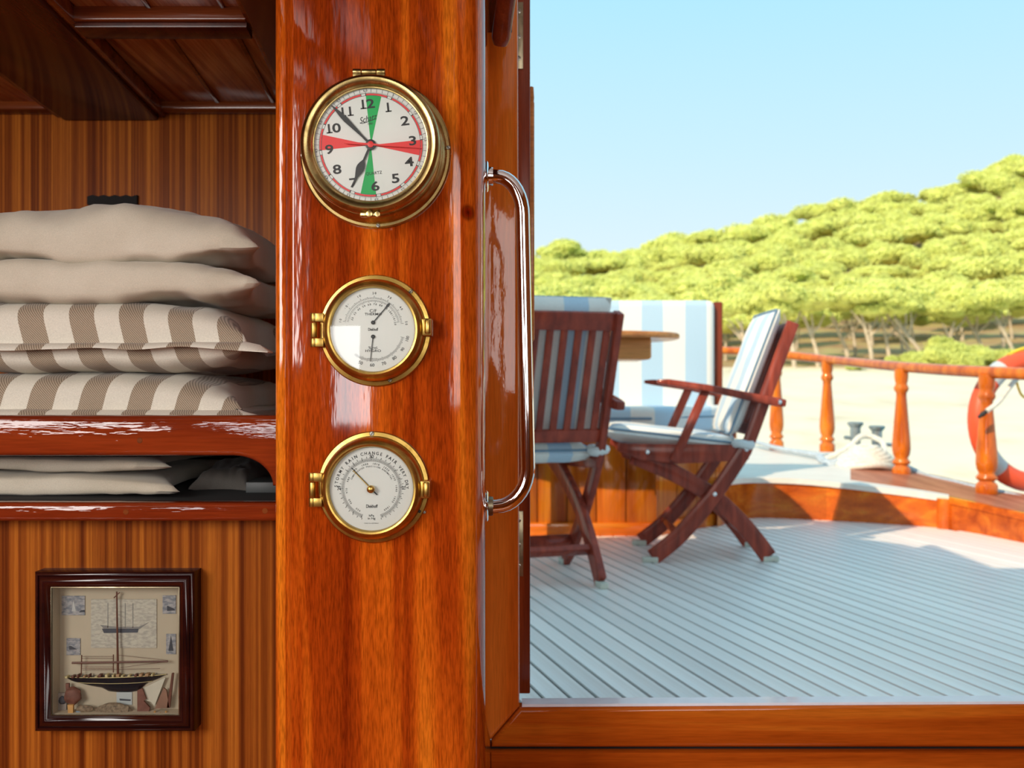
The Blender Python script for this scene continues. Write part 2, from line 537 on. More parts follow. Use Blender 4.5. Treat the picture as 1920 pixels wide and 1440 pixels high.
M['trunk'] = ground('pale_bark', [(0.3, (0.48, 0.39, 0.29)), (0.7, (0.72, 0.62, 0.49))], 2.0, 0.5, 0.05)
mw, n_, p_ = mat_base('sea_water')
p_.inputs['Base Color'].default_value = (0.10, 0.28, 0.30, 1)
p_.inputs['Roughness'].default_value = 0.12
n_.links.new(bump(n_, nz(n_, (0.8, 0.8, 0.8), 4).outputs[0], 0.4, 0.15), p_.inputs['Normal'])
M['sea'] = mw

# ================================================================== SETTING: the cabin
PF = 1.19                       # front plane of the pillar
def pxX(px, Y=PF): return (px - 960) / F * Y
def pyZ(py, Y=PF): return ZC - (py - 720) / F * Y

# pillar -- moulded left edge, wide round right edge
xl, xr = pxX(512), pxX(908)
prof = [(xl, 1.56)]
prof += [(xl, PF + 0.016)] + arc(xl + 0.008, PF + 0.014, 0.008, 180, 270, 6)
prof += [(pxX(533), PF + 0.006), (pxX(536), PF + 0.0085), (pxX(538.5), PF + 0.0055)]
prof += arc(pxX(551), PF + 0.0065, 0.0065, 200, 270, 5)
prof += [(pxX(850), PF)]
ex, ey = xr - pxX(850), 0.046
prof += [(pxX(850) + ex * math.sin(R(a)), PF + ey * (1 - math.cos(R(a)))) for a in (10, 20, 30, 40, 50, 60, 70, 80, 90)]
prof += [(xr, 1.56)]
bm = prism(new(), prof, 'z', -0.35, 1.62)
struct('pillar', bm, M['pillar'], 'varnished reddish mahogany pillar carrying the three brass instruments', angle=50)

# alcove back wall
WB = 1.92
bm = new(); bx(bm, -1.75, xl + 0.02, WB, WB + 0.03, ZC - 0.2, 1.5)
wall_back = struct('wall_back', bm, M['sapele'], 'striped sapele back wall of the pillow alcove')
# dark scalloped slot in it
bm = new()
z0, z1 = pyZ(384, WB - 0.004), pyZ(369, WB - 0.004)
x0, x1 = pxX(165, WB - 0.004), pxX(258, WB - 0.004)
pts = [(x0, z0), (x1, z0)]
k = 9
for i in range(k, -1, -1):
    pts.append((x0 + (x1 - x0) * i / k, z1 + (0.003 if i % 2 else 0.0)))
prism(bm, pts, 'y', WB - 0.008, WB + 0.002)
obj('vent_slot', bm, M['void'], wall_back)

# lower panel and hidden left/inner sides of the alcove
bm = new(); bx(bm, -1.75, xl + 0.03, 1.28, 1.31, -0.5, pyZ(972, 1.28))
struct('wall_lower', bm, M['sapele'], 'striped sapele panel under the shelves behind the framed ship')
bm = new(); bx(bm, -1.78, -1.74, 1.24, WB, ZC - 0.2, 1.5)
struct('wall_alcove', bm, M['sapele'], 'sapele side wall closing the alcove')

# ceiling of the alcove: beams, cross beams, boards
CD = -0.091                       # sideways drift of the beams per metre
CU, CP = ZC + 0.507, ZC + 0.535   # underside of beams, face of the boards
def slant(xw, y): return xw + CD * (y - WB)       # xw is X at the back wall
bm = new(); bx(bm, -1.76, 0.0, 0.45, WB + 0.02, CP + 0.012, CP + 0.05)
ceil = struct('ceiling', bm, M['dark_beam'], 'dark panelled ceiling over the pillow alcove')
def beam(name, xa, xb, y0, y1, zlo, zhi, mat, bev=0.004):
    b = new()
    prism(b, [(slant(xa, y0), y0), (slant(xb, y0), y0), (slant(xb, y1), y1), (slant(xa, y1), y1)], 'z', zlo, zhi, bev)
    return obj(name, b, mat, ceil)
XB0, XB1 = pxX(119, WB), pxX(298, WB)
beam('beam', XB0, XB1, 0.5, WB - 0.001, CU, CP + 0.02, M['dark_beam'], 0.006)
beam('beam_moulding', XB1, XB1 + 0.014, 0.5, WB - 0.001, CU + 0.006, CP + 0.02, M['trim_red'], 0.004)
beam('beam_moulding', XB0 - 0.014, XB0, 0.5, WB - 0.001, CU + 0.006, CP + 0.02, M['trim_red'], 0.004)
XR0 = -0.361 + CD * (WB - 1.315)
beam('beam', XR0, XR0 + 0.22, 0.5, WB - 0.001, CU, CP + 0.02, M['dark_beam'], 0.004)
beam('beam_moulding', XR0 - 0.010, XR0, 0.5, WB - 0.001, CU + 0.010, CP + 0.02, M['trim_red'], 0.003)
for yc in (0.98, 1.42):
    for (xa, xb) in ((XB1 + 0.012, XR0 - 0.008),):
        beam('cross_beam', xa, xb, yc, yc + 0.048, CU + 0.001, CP + 0.02, M['dark_beam'], 0.002)
        beam('cross_moulding', xa, xb, yc - 0.010, yc, CU + 0.008, CP + 0.014, M['trim_red'], 0.003)
beam('wall_moulding', XB1 + 0.012, XR0 + 0.2, WB - 0.035, WB - 0.001, CU + 0.012, CP + 0.012, M['trim_red'], 0.004)
beam('wall_moulding', -1.74, XB0 - 0.012, WB - 0.035, WB - 0.001, CU + 0.012, CP + 0.012, M['trim_red'], 0.004)
seams = [XB1 + 0.012, pxX(404, 1.885), pxX(508, 1.885), XR0 - 0.006]
for (y0, y1) in ((0.5, 0.972), (1.028, 1.412), (1.468, WB - 0.03)):
    for a, b in zip(seams, seams[1:]):
        beam('ceiling_board', a + 0.003, b - 0.003, y0, y1, CP, CP + 0.012, M['panel'], 0.0015)
    for s in seams[1:-1]:
        beam('batten', s - 0.0035, s + 0.0035, y0, y1, CP - 0.003, CP + 0.004, M['trim_red'], 0.001)
ls = [XB0 - 0.012 - 0.105 * i for i in range(8)]
for (y0, y1) in ((0.5, 1.412), (1.468, WB - 0.03)):
    for a, b in zip(ls, ls[1:]):
        beam('ceiling_board', b + 0.002, a - 0.002, y0, y1, CP, CP + 0.012, M['panel'], 0.0015)

# door frame seen through: jamb and mitred sill
JY = 1.55
zi, zo, zb = pyZ(1326, JY), pyZ(1388, JY), pyZ(1403, JY)
xi, xo = pxX(974, JY), pxX(921, JY)
bm = prism(new(), [(xi - 0.004, 1.9), (xi, zi), (xo, zo), (xo - 0.03, zo), (xo - 0.03, 1.9)], 'y', JY, JY + 0.04, 0.006, 3)
struct('trim_1', bm, M['jamb'], 'varnished door jamb standing right behind the pillar edge')
bm = prism(new(), [(xi, zi - 0.0012), (1.02, zi + 0.006), (1.02, zb), (xo, zb), (xo, zo - 0.0012)], 'y', JY, JY + 0.034, 0.008, 4)
struct('trim_2', bm, M['sill'], 'varnished door sill rail with a mitred corner')
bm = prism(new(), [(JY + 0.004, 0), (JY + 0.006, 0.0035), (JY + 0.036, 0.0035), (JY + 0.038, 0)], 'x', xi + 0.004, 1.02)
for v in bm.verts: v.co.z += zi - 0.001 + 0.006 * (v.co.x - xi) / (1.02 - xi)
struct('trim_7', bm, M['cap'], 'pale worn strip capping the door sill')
bm = prism(new(), [(xo - 0.001, pyZ(1409, JY)), (1.02, pyZ(1409, JY)), (1.02, -0.5), (xo - 0.001, -0.5)], 'y', JY - 0.004, JY + 0.03, 0.004, 2)
struct('trim_3', bm, M['sill'], 'varnished board under the door sill')
bm = new(); bx(bm, xo - 0.02, 1.02, JY + 0.012, JY + 0.03, pyZ(1412, JY), pyZ(1400, JY))
struct('trim_4', bm, M['void'], 'dark joint between sill and the board below')
bm = new(); bx(bm, 0.98, 1.06, JY, JY + 0.04, -0.5, 1.9, 0.004)
struct('trim_5', bm, M['jamb'], 'far varnished jamb of the doorway')
bm = new(); bx(bm, -0.06, 1.06, JY, JY + 0.04, 1.86, 1.95, 0.004)
struct('trim_6', bm, M['jamb'], 'door head above the opening')

# open door leaf, its hinge edge towards us
LY = 1.62
lx1 = pxX(994, LY)
door = tag(empty('door_1', (lx1 - 0.014, LY, 0.18)), 'dark mahogany door leaf swung open, brass hinges on its edge', None, None, 'structure')
def child_world(name, bm_, mat, par, **k):
    o = obj(name, bm_, mat, par, **k)
    o.matrix_parent_inverse = Matrix.Translation(-par.location)
    return o
bm = new(); bx(bm, lx1 - 0.029, lx1, LY, LY + 0.6, pyZ(1301, LY), 1.86, 0.002)
child_world('door_leaf', bm, M['leaf'], door)
bm = new(); bx(bm, lx1 - 0.001, pxX(1001.5, LY + 0.06), LY + 0.04, LY + 0.09, pyZ(640, LY + 0.06), pyZ(195, LY + 0.06), 0.003)
lathe(bm, [(0, 0), (0.004, 0.001), (0.005, 0.012), (0.004, 0.03), (0, 0.032)], (lx1 + 0.003, LY + 0.06, pyZ(197, LY + 0.06)), (0, 0, 1), 10)
child_world('panel_moulding', bm, M['table'], door)
for (ya, yb) in ((5, 130), (958, 1080)):
    bm = new(); bx(bm, pxX(966, LY), pxX(981, LY), LY - 0.003, LY + 0.002, pyZ(yb, LY), pyZ(ya, LY), 0.0006)
    h = child_world('hinge', bm, M['brass_dull'], door)
    for t in (0.14, 0.52, 0.84):
        zz = pyZ(ya + (yb - ya) * t, LY)
        b2 = lathe(new(), [(0, 0), (0.0035, 0), (0.0035, 0.0012), (0.0022, 0.0016), (0.0016, 0.0004), (0, 0.0004)], (pxX(973, LY), LY - 0.003, zz), (0, -1, 0), 14, cap=False)
        s = obj('hinge_screw', b2, M['screw'], h)

# rest of the wheelhouse around the camera (walls, roof)
bm = new(); bx(bm, -2.45, -2.4, REAR, 1.3, -0.5, 1.95)
struct('wall_left', bm, M['sapele'], 'sapele cabin side wall to port')
bm = new(); bx(bm, 1.7, 1.75, REAR, JY, -0.5, 1.95)
struct('wall_right', bm, M['sapele'], 'sapele cabin side wall to starboard')
bm = new(); bx(bm, -2.45, 1.75, REAR - 0.05, REAR, -0.5, 1.95)
struct('wall_rear', bm, M['sapele'], 'sapele cabin wall behind the viewer')
bm = new(); bx(bm, 1.04, 1.75, JY, JY + 0.05, -0.5, 1.95)
struct('wall_aft', bm, M['white_paint'], 'white cabin wall beside the doorway')
bm = new(); bx(bm, -2.45, xl, 1.95, 2.0, -0.3, 1.95)
struct('wall_aft_port', bm, M['white_paint'], 'white outer cabin wall behind the alcove')
bm = new(); bx(bm, -2.45, 1.75, REAR, JY, -0.55, -0.5)
struct('floor_cabin', bm, M['sill'], 'varnished cabin sole')
bm = new()
prism(bm, [(-3.2, REAR - 0.05), (1.75, REAR - 0.05), (1.75, 1.60), (0.30, 1.53), (0.007, 1.52), (-0.197, 1.485), (-0.213, 1.617), (-0.142, 1.85), (-0.19, 1.94), (-0.225, 2.07), (-0.457, 2.37), (-0.56, 2.20), (-1.25, 2.22), (-3.2, 2.25)], 'z', 1.95, 2.0)  # unseen aft outline traced back from the sun patches wanted on deck
struct('roof', bm, M['white_paint'], 'pale wheelhouse roof overhanging the aft deck')
wn = 0
for (xc, zc_, sx, sz) in ((-1.50, ZC + 0.55, 1.0, 0.95), (0.62, ZC + 0.35, 1.1, 0.85), (-0.625, ZC + 0.030, 0.235, 0.335)):  # frames dress the added lamps; the wall behind has no openings
    wn += 1
    bm = new()
    f = 0.04
    for a, b, c, d in ((-sx / 2 - f, -sx / 2, -sz / 2 - f, sz / 2 + f), (sx / 2, sx / 2 + f, -sz / 2 - f, sz / 2 + f),
                       (-sx / 2, sx / 2, -sz / 2 - f, -sz / 2), (-sx / 2, sx / 2, sz / 2, sz / 2 + f)):
        bx(bm, xc + a, xc + b, REAR, REAR + 0.04, zc_ + c, zc_ + d)
    struct('window_%d' % wn, bm, M['jamb'], ('large port', 'wide starboard', 'small middle')[wn - 1] + ' varnished cabin window frame')

# rounded wooden bar hanging at the head of the jamb
pts = [D(938, 84, 1.42), D(943, 40, 1.40), D(950, -10, 1.37), D(962, -90, 1.32)]
bm = tube(new(), catmull(pts, 5), [0.008 + 0.0055 * min(1, 0.35 * i + 0.3) for i in range(16)], 16)
tag(obj('grab_bar', bm, M['leaf'], angle=60), 'rounded dark mahogany bar end hanging in front of the door jamb', 'handrail')

# ================================================================== SHELVES AND PILLOWS
FY = 1.238
shelf = thing('built_in_shelf', 'built-in two-tier mahogany shelf with glossy fascia and rounded lower corner', 'shelf', (pxX(256, FY), FY, pyZ(978, FY)))
def wchild(name, bm_, mat, par, **k):
    o = obj(name, bm_, mat, par, **k)
    o.matrix_parent_inverse = Matrix.Translation(-par.location)
    return o
zt, zm = pyZ(779, FY), pyZ(855, FY)
cxr = pxX(509, FY)
pts = [(-1.7, zt), (cxr + 0.03, zt), (cxr + 0.03, pyZ(912, FY)), (cxr, pyZ(912, FY))]
a_ = cxr - pxX(432, FY); b_ = zm - pyZ(912, FY)
pts += [(cxr - a_ + a_ * math.cos(R(t)), pyZ(912, FY) + b_ * math.sin(R(t))) for t in range(8, 91, 8)]
pts += [(-1.7, zm)]
bm = prism(new(), pts, 'y', FY, FY + 0.028, 0.009, 4)
wchild('fascia', bm, M['fascia'], shelf, angle=50)
bm = new(); bx(bm, -1.7, cxr + 0.03, FY + 0.02, WB, zt - 0.022, zt - 0.001)
wchild('upper_shelf_board', bm, M['fascia'], shelf)
bm = new(); bx(bm, -1.7, cxr + 0.03, FY, FY + 0.03, pyZ(978, FY), pyZ(943, FY), 0.006, 3)
wchild('lower_lip', bm, M['fascia'], shelf, angle=50)
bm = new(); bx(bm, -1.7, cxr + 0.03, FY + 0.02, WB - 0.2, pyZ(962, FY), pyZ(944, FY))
wchild('lower_shelf_board', bm, M['void'], shelf)  # recess shade put into the board's colour
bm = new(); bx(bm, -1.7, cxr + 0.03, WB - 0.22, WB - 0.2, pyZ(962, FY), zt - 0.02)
wchild('back_panel', bm, M['void'], shelf)  # panel blackened to imitate the dark of the recess
for px_, py_ in ((262, 826), (236, 960), (497, 958)):
    bm = lathe(new(), [(0, 0.0004), (0.0032, 0.0004), (0.0036, 0)], (pxX(px_, FY), FY, pyZ(py_, FY)), (0, -1, 0), 12)
    wchild('plug', bm, M['trim_red'], shelf)

def pillow(name, cx, cy, cz, hw, hd, top, bot, mat, label, seed=0, flange=0.0, e=0.42, pinch=0.36, amp=0.006, droop=0.0, group='pillows stacked on the shelf', tilt=0.0, shear=0.0, cat='pillow', wr=9.0):
    """cushion in world axes: X width, Y depth, seam at cz; top/bot = thickness above and below the seam"""
    nu, nv = 64, 40
    vs, fs, uv = [], [], []
    def edge(u, v):
        # corners stick out a little: pinch sides between them
        px = hw * (1 - pinch * (1 - u * u) * 0 - pinch * 0.5 * (1 - abs(v) ** 2.2) * abs(u) ** 3 * -0.0)
        x = u * hw * (1 - pinch * (1 - v * v) * abs(u) ** 3 * 0.6)
        y = v * hd * (1 - pinch * (1 - u * u) * abs(v) ** 3 * 0.6)
        return x, y
    def h(u, v):
        a = max(0.0, 1 - abs(u) ** 3.0) ** e
        b = max(0.0, 1 - abs(v) ** 3.2) ** e
        return a * b
    for side in (1, -1):
        base = len(vs)
        for j in range(nv + 1):
            for i in range(nu + 1):
                u = -1 + 2 * i / nu
                v = -1 + 2 * j / nv
                u = math.copysign(abs(u) ** 0.8, u)
                v = math.copysign(abs(v) ** 0.7, v)
                x, y = edge(u, v)
                q = h(u, v)
                t = top if side > 0 else bot
                p = Vector((x * wr + seed * 7.1, y * wr * 0.8, side * 3.3 + seed))
                w = noise.noise(p) * amp + noise.noise(p * 2.3) * amp * 0.5 + noise.noise(Vector((p.x * 5.5, p.y * 2.0, p.z))) * amp * 0.28
                cn = (abs(u) * abs(v)) ** 2
                w += amp * 0.55 * cn * noise.noise(Vector((x * 60 + seed, y * 9, side * 2.0)))
                z = side * t * q + w * min(1, q * 1.6) + tilt * x
                if side > 0: z += 0.0
                z += 0.35 * amp * noise.noise(Vector((x * 14 + seed, 0, 5)))
                vs.append((cx + x, cy + y, cz + z + droop * abs(v) ** 6 * -1))
                uv.append(x + shear * side * t * q * 1.0)
        for j in range(nv):
            for i in range(nu):
                a = base + j * (nu + 1) + i
                f = (a, a + 1, a + nu + 2, a + nu + 1)
                fs.append(f if side > 0 else f[::-1])
    me = bpy.data.meshes.new(name)
    me.from_pydata(vs, [], fs)
    ul = me.uv_layers.new(name='UVMap')
    for lp in me.loops:
        ul.data[lp.index].uv = (uv[lp.vertex_index] + 2.0, 0)
    b = bmesh.new(); b.from_mesh(me)
    bmesh.ops.remove_doubles(b, verts=b.verts[:], dist=0.00004)
    b.to_mesh(me); b.free()
    root = thing(name, label, cat, (cx, cy, cz - bot), 0, group)
    o = obj('cover', me, mat, root, angle=80)
    o.matrix_parent_inverse = Matrix.Translation(-root.location)
    if flange:
        vs, fs, uv = [], [], []
        n1 = 90
        per = []
        for i in range(n1): per.append((-1 + 2 * i / n1, -1))
        for i in range(60): per.append((1, -1 + 2 * i / 60))
        for i in range(n1): per.append((1 - 2 * i / n1, 1))
        for i in range(60): per.append((-1, 1 - 2 * i / 60))
        m_ = len(per)
        for i, (u, v) in enumerate(per):
            x, y = edge(u, v)
            nx, ny = (0, v) if abs(v) == 1 and abs(u) < 1 else (u, 0)
            if abs(u) == 1 and abs(v) == 1: nx, ny = u * 0.9, v * 0.9
            wv = noise.noise(Vector((x * 11 + seed, y * 11, 1.7)))
            wv2 = noise.noise(Vector((x * 5 + seed * 3, y * 5, 9.7)))
            for s in (0, 0.5, 1):
                ins = -0.012 if s == 0 else 0
                X = cx + x + nx * (ins + flange * s)
                Y = cy + y + ny * (ins + flange * s) * 0.75
                Z = cz + tilt * x + s * (wv * 0.006 + wv2 * 0.007) - droop * s - 0.25 * flange * s * s
                if nx > 0: Z -= droop * 0.9 * s
                for dz in (0.0007, -0.0007):
                    vs.append((X, Y, Z + dz))
                    uv.append(x + nx * flange * s * 0.6)
        for i in range(m_):
            a, b2 = i * 6, ((i + 1) % m_) * 6
            for s in (0, 2):
                fs.append((a + s, a + s + 2, b2 + s + 2, b2 + s))
                fs.append((b2 + s + 1, b2 + s + 3, a + s + 3, a + s + 1))
            fs.append((a + 4, a + 5, b2 + 5, b2 + 4))
        me = bpy.data.meshes.new('flange')
        me.from_pydata(vs, [], fs)
        ul = me.uv_layers.new(name='UVMap')
        for lp in me.loops:
            ul.data[lp.index].uv = (uv[lp.vertex_index] + 2.0, 0)
        b = bmesh.new(); b.from_mesh(me); bmesh.ops.recalc_face_normals(b, faces=b.faces[:]); b.to_mesh(me); b.free()
        o = obj('flange_hem', me, mat, root, angle=80)
        o.matrix_parent_inverse = Matrix.Translation(-root.location)
    return root

PY = 1.285                    # front edge of the pillows
def pz(py, Y=PY): return pyZ(py, Y)
hd = 0.24
# bottom striped, upper striped, second beige, top beige
pillow('striped_pillow', -0.60, PY + hd, pz(768), 0.255, hd, pyZ(696, 1.3) - pz(768), 0.008, M['stripe'],
       'taupe and cream striped pillow lying directly on the shelf, hem over the fascia', 1, 0.034, droop=0.005, shear=-0.25, amp=0.005, e=0.36)
pillow('striped_pillow', -0.60, PY + hd - 0.004, pz(640), 0.262, hd, pyZ(550, 1.305) - pz(640), pz(640) - pz(702), M['stripe'],
       'taupe and cream striped pillow with a wavy hem under the beige pillows', 2, 0.032, droop=0.002, shear=0.28, amp=0.005, e=0.36)
pillow('beige_pillow', -0.585, PY + hd, pz(524), 0.262, hd, pyZ(468, 1.31) - pz(524), pz(524) - pz(560), M['linen'],
       'plain beige linen pillow, second from the top of the stack', 3, e=0.42, amp=0.008, tilt=-0.02)
pillow('beige_pillow', -0.565, PY + hd, pz(456), 0.238, hd - 0.01, pyZ(377, 1.385) - pz(456), pz(456) - pz(484), M['linen'],
       'plump beige linen pillow on top of the stack', 4, e=0.52, amp=0.011, tilt=-0.015)
LYF = 1.275
pillow('folded_cushion', -0.70, LYF + 0.2, pyZ(922, LYF), 0.275, 0.2, pyZ(892, LYF) - pyZ(922, LYF), pyZ(922, LYF) - pyZ(941, LYF), M['linen'],
       'flat beige cushion lying on the lower shelf board', 5, e=0.3, amp=0.003, group='cushions on the lower shelf', cat='cushion')
pillow('folded_cushion', -0.71, LYF + 0.2, pyZ(876, LYF), 0.275, 0.2, pyZ(860, LYF) - pyZ(876, LYF), pyZ(876, LYF) - pyZ(893, LYF), M['linen'],
       'flat beige cushion tucked under the upper shelf fascia', 6, e=0.3, amp=0.003, group='cushions on the lower shelf', cat='cushion')
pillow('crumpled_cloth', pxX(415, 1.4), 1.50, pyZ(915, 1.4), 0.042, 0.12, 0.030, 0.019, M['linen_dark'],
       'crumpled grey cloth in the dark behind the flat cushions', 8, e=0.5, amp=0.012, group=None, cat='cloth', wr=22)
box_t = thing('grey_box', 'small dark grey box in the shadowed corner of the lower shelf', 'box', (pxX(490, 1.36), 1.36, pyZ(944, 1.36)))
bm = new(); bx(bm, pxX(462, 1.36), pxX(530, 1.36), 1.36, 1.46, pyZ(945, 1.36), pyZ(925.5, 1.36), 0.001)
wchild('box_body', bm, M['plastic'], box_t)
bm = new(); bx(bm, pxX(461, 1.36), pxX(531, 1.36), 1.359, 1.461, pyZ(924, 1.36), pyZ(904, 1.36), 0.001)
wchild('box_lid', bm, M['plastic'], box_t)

# ================================================================== INSTRUMENTS
_tc = {}
def glyphs(s, size, sx=1.0, bold=0.0, shear=0.0):
    key = (s, bold, shear)
    if key not in _tc:
        cu = bpy.data.curves.new('t', 'FONT')
        cu.body = s
        cu.size = 1.0
        cu.align_x = 'CENTER'
        cu.align_y = 'CENTER'
        cu.offset = bold
        cu.shear = shear
        cu.resolution_u = 3
        o = bpy.data.objects.new('t', cu)
        C.objects.link(o)
        dg = bpy.context.evaluated_depsgraph_get()
        me = bpy.data.meshes.new_from_object(o.evaluated_get(dg))
        vs = [(v.co.x, v.co.y) for v in me.vertices]
        fs = [tuple(p.vertices) for p in me.polygons]
        # centre on the ink
        if vs:
            mx = (min(v[0] for v in vs) + max(v[0] for v in vs)) / 2
            my = (min(v[1] for v in vs) + max(v[1] for v in vs)) / 2
            H = max(v[1] for v in vs) - min(v[1] for v in vs)
            vs = [((x - mx), (y - my)) for x, y in vs]
        C.objects.unlink(o)
        bpy.data.objects.remove(o)
        bpy.data.meshes.remove(me)
        _tc[key] = (vs, fs)
    vs, fs = _tc[key]
    return [(x * size * sx, y * size) for x, y in vs], fs

class Flat:
    """collects flat 2d print (a right, b up) on a dial"""
    def __init__(self): self.v, self.f = [], []
    def poly(self, pts):
        n = len(self.v)
        self.v += list(pts)
        self.f.append(tuple(range(n, n + len(pts))))
    def text(self, s, size, x, y, rot=0, sx=1.0, bold=0.0, shear=0.0):
        vs, fs = glyphs(s, size, sx, bold, shear)
        c, d = math.cos(R(rot)), math.sin(R(rot))
        n = len(self.v)
        self.v += [(x + a * c - b * d, y + a * d + b * c) for a, b in vs]
        self.f += [tuple(i + n for i in f) for f in fs]
    def ray(self, ang, r0, r1, w, cx=0, cy=0):
        s, c = math.sin(R(ang)), math.cos(R(ang))
        self.poly([(cx + s * r0 - c * w / 2, cy + c * r0 + s * w / 2), (cx + s * r0 + c * w / 2, cy + c * r0 - s * w / 2),
                   (cx + s * r1 + c * w / 2, cy + c * r1 - s * w / 2), (cx + s * r1 - c * w / 2, cy + c * r1 + s * w / 2)])
    def sector(self, a0, a1, r0, r1, n=None, cx=0, cy=0):
        n = n or max(2, int(abs(a1 - a0) / 3) + 1)
        for i in range(n):
            b0, b1 = a0 + (a1 - a0) * i / n, a0 + (a1 - a0) * (i + 1) / n
            q = [(r0, b0), (r0, b1), (r1, b1), (r1, b0)] if r0 > 0 else [(0, b0), (r1, b1), (r1, b0)]
            self.poly([(cx + r * math.sin(R(a)), cy + r * math.cos(R(a))) for r, a in q])
    def arctext(self, s, size, r, ac, pitch, sx=1.0, bold=0.0, cx=0, cy=0):
        n = len(s)
        for i, ch in enumerate(s):
            if ch == ' ': continue
            a = ac + (i - (n - 1) / 2) * pitch
            self.text(ch, size, cx + r * math.sin(R(a)), cy + r * math.cos(R(a)), -a, sx, bold)
    def build(self, name, mat, parent, Y, thick=0.0):
        """local dial frame: X right, Z up, at depth Y in front of the wall (towards the viewer is -Y)"""
        b = bmesh.new()
        me = bpy.data.meshes.new(name)
        me.from_pydata([(x, -Y, z) for x, z in self.v], [], self.f)
        b.from_mesh(me); bpy.data.meshes.remove(me)
        for f in b.faces:
            if f.normal.y > 0: f.normal_flip()
        if thick:
            r = bmesh.ops.extrude_face_region(b, geom=b.faces[:])
            bmesh.ops.translate(b, verts=[x for x in r['geom'] if isinstance(x, bmesh.types.BMVert)], vec=(0, -thick, 0))
            bmesh.ops.recalc_face_normals(b, faces=b.faces[:])
            m2 = bpy.data.meshes.new(name); b.to_mesh(m2); b.free()
            return obj(name, m2, mat, parent, smooth=False)
        m2 = bpy.data.meshes.new(name); b.to_mesh(m2); b.free()
        return obj(name, m2, mat, parent, smooth=False)

def screw(par, x, z, y, r=0.0034, ang=30, mat='screw'):
    bm = lathe(new(), [(r, -0.001), (r, 0.0006), (r * 0.8, 0.0012), (0, 0.0013)], (x, -y, z), (0, -1, 0), 16)
    s = obj('screw', bm, M[mat], par)
    f = Flat(); f.ray(ang, -r * 0.85, r * 0.85, r * 0.28); fo = f.build('slot', M['ink'], s, 0)
    fo.location = (x, -y - 0.00145, z)
    return s

def hinge(par, x, zc, L, y, r=0.0042, vert=True, mat='brass'):
    """knuckled hinge of three barrels"""
    for k, (a, b) in enumerate(((-0.5, -0.24), (-0.22, 0.22), (0.24, 0.5))):
        rr = r if k != 1 else r * 0.9
        p = [(rr * 0.9, a * L), (rr, a * L + 0.0008), (rr, b * L - 0.0008), (rr * 0.9, b * L)]
        bm = lathe(new(), p, (x, -y, zc) if vert else (zc, -y, x), (0, 0, 1) if vert else (1, 0, 0), 18)
        if k != 1:
            s = 0.0
            if vert: bx(bm, x, x + 0.012, -y - rr * 0.8, -y + rr, zc + a * L, zc + b * L, 0.0008)
            else: bx(bm, zc + a * L, zc + b * L, -y - rr * 0.8, -y + rr, x - 0.010, x, 0.0008)
        obj('hinge_knuckle', bm, M[mat], par)

def pointer(par, name, x, z, ang, prof, y, mat, thick=0.0006):
    """prof: list of (distance along, half width)"""
    s, c = math.sin(R(ang)), math.cos(R(ang))
    f = Flat()
    L = [(x + s * d - c * w, z + c * d + s * w) for d, w in prof]
    Rr = [(x + s * d + c * w, z + c * d - s * w) for d, w in prof]
    for i in range(len(prof) - 1):
        f.poly([L[i], Rr[i], Rr[i + 1], L[i + 1]])
    return f.build(name, mat, par, y, thick)

# ---- radio room clock
CKX, CKZ = pxX(705), pyZ(288)
clock = thing('ship_clock', 'large round brass ship clock with red and green sectors, top of the pillar', 'clock', (CKX, PF, CKZ))
prof = [(0.0, 0.0), (0.0899, 0.0), (0.0899, 0.0030), (0.0880, 0.0046), (0.0850, 0.0046), (0.0832, 0.0062), (0.0822, 0.0095), (0.0800, 0.0120),
        (0.0782, 0.0150), (0.0775, 0.022), (0.0772, 0.030), (0.0785, 0.033), (0.0800, 0.036), (0.0802, 0.040)]
obj('case', lathe(new(), prof, (0, 0, 0), (0, -1, 0), 96), M['brass_clock'], clock)
prof = [(0.0802, 0.0402), (0.0806, 0.044), (0.0800, 0.049), (0.0780, 0.0535), (0.0750, 0.0555), (0.0715, 0.0550), (0.0685, 0.0528), (0.0668, 0.0500), (0.0660, 0.0470), (0.0650, 0.0468), (0.0648, 0.044)]
obj('bezel', lathe(new(), prof, (0, 0, 0), (0, -1, 0), 96, cap=False), M['brass_clock'], clock)
DY = 0.0425
RD = 0.0656
ROT = -6.0
dial = obj('dial', lathe(new(), [(0, DY), (RD, DY), (RD, DY - 0.002), (0, DY - 0.002)], (0, 0, 0), (0, -1, 0), 72), M['dial'], clock, smooth=False)
f = Flat()
for a in (0, 180): f.sector(a, a + 18, 0, RD * 0.868)
go = f.build('green_sectors', M['green'], dial, DY + 0.0002)
f = Flat()
for a in (90, 270): f.sector(a, a + 18, 0, RD * 0.868)
ro = f.build('red_sectors', M['red'], dial, DY + 0.0002)
f = Flat()
for k in range(12): f.sector(k * 30 + 0.6, k * 30 + 24.4, RD * 0.876, RD * 0.905, 8)
r2 = f.build('red_minute_ring', M['red'], dial, DY + 0.0002)
f = Flat()
f.sector(0, 360, RD * 0.868, RD * 0.873, 90); f.sector(0, 360, RD * 0.908, RD * 0.912, 90)
for k in range(60):
    f.ray(k * 6, RD * 0.912, RD * (0.985 if k % 5 else 0.95), RD * 0.005)
for k in range(240):
    f.ray(k * 1.5, RD * 0.912, RD * 0.932, RD * 0.003)
for k in range(12):
    f.ray(k * 30, RD * 0.868, RD * 0.912, RD * 0.014)
    f.ray(k * 30 - 5.2, RD * 0.868, RD * 0.912, RD * 0.006)
    f.arctext(str(k * 5 if k else 60), RD * 0.058, RD * 0.963, k * 30, 2.6)
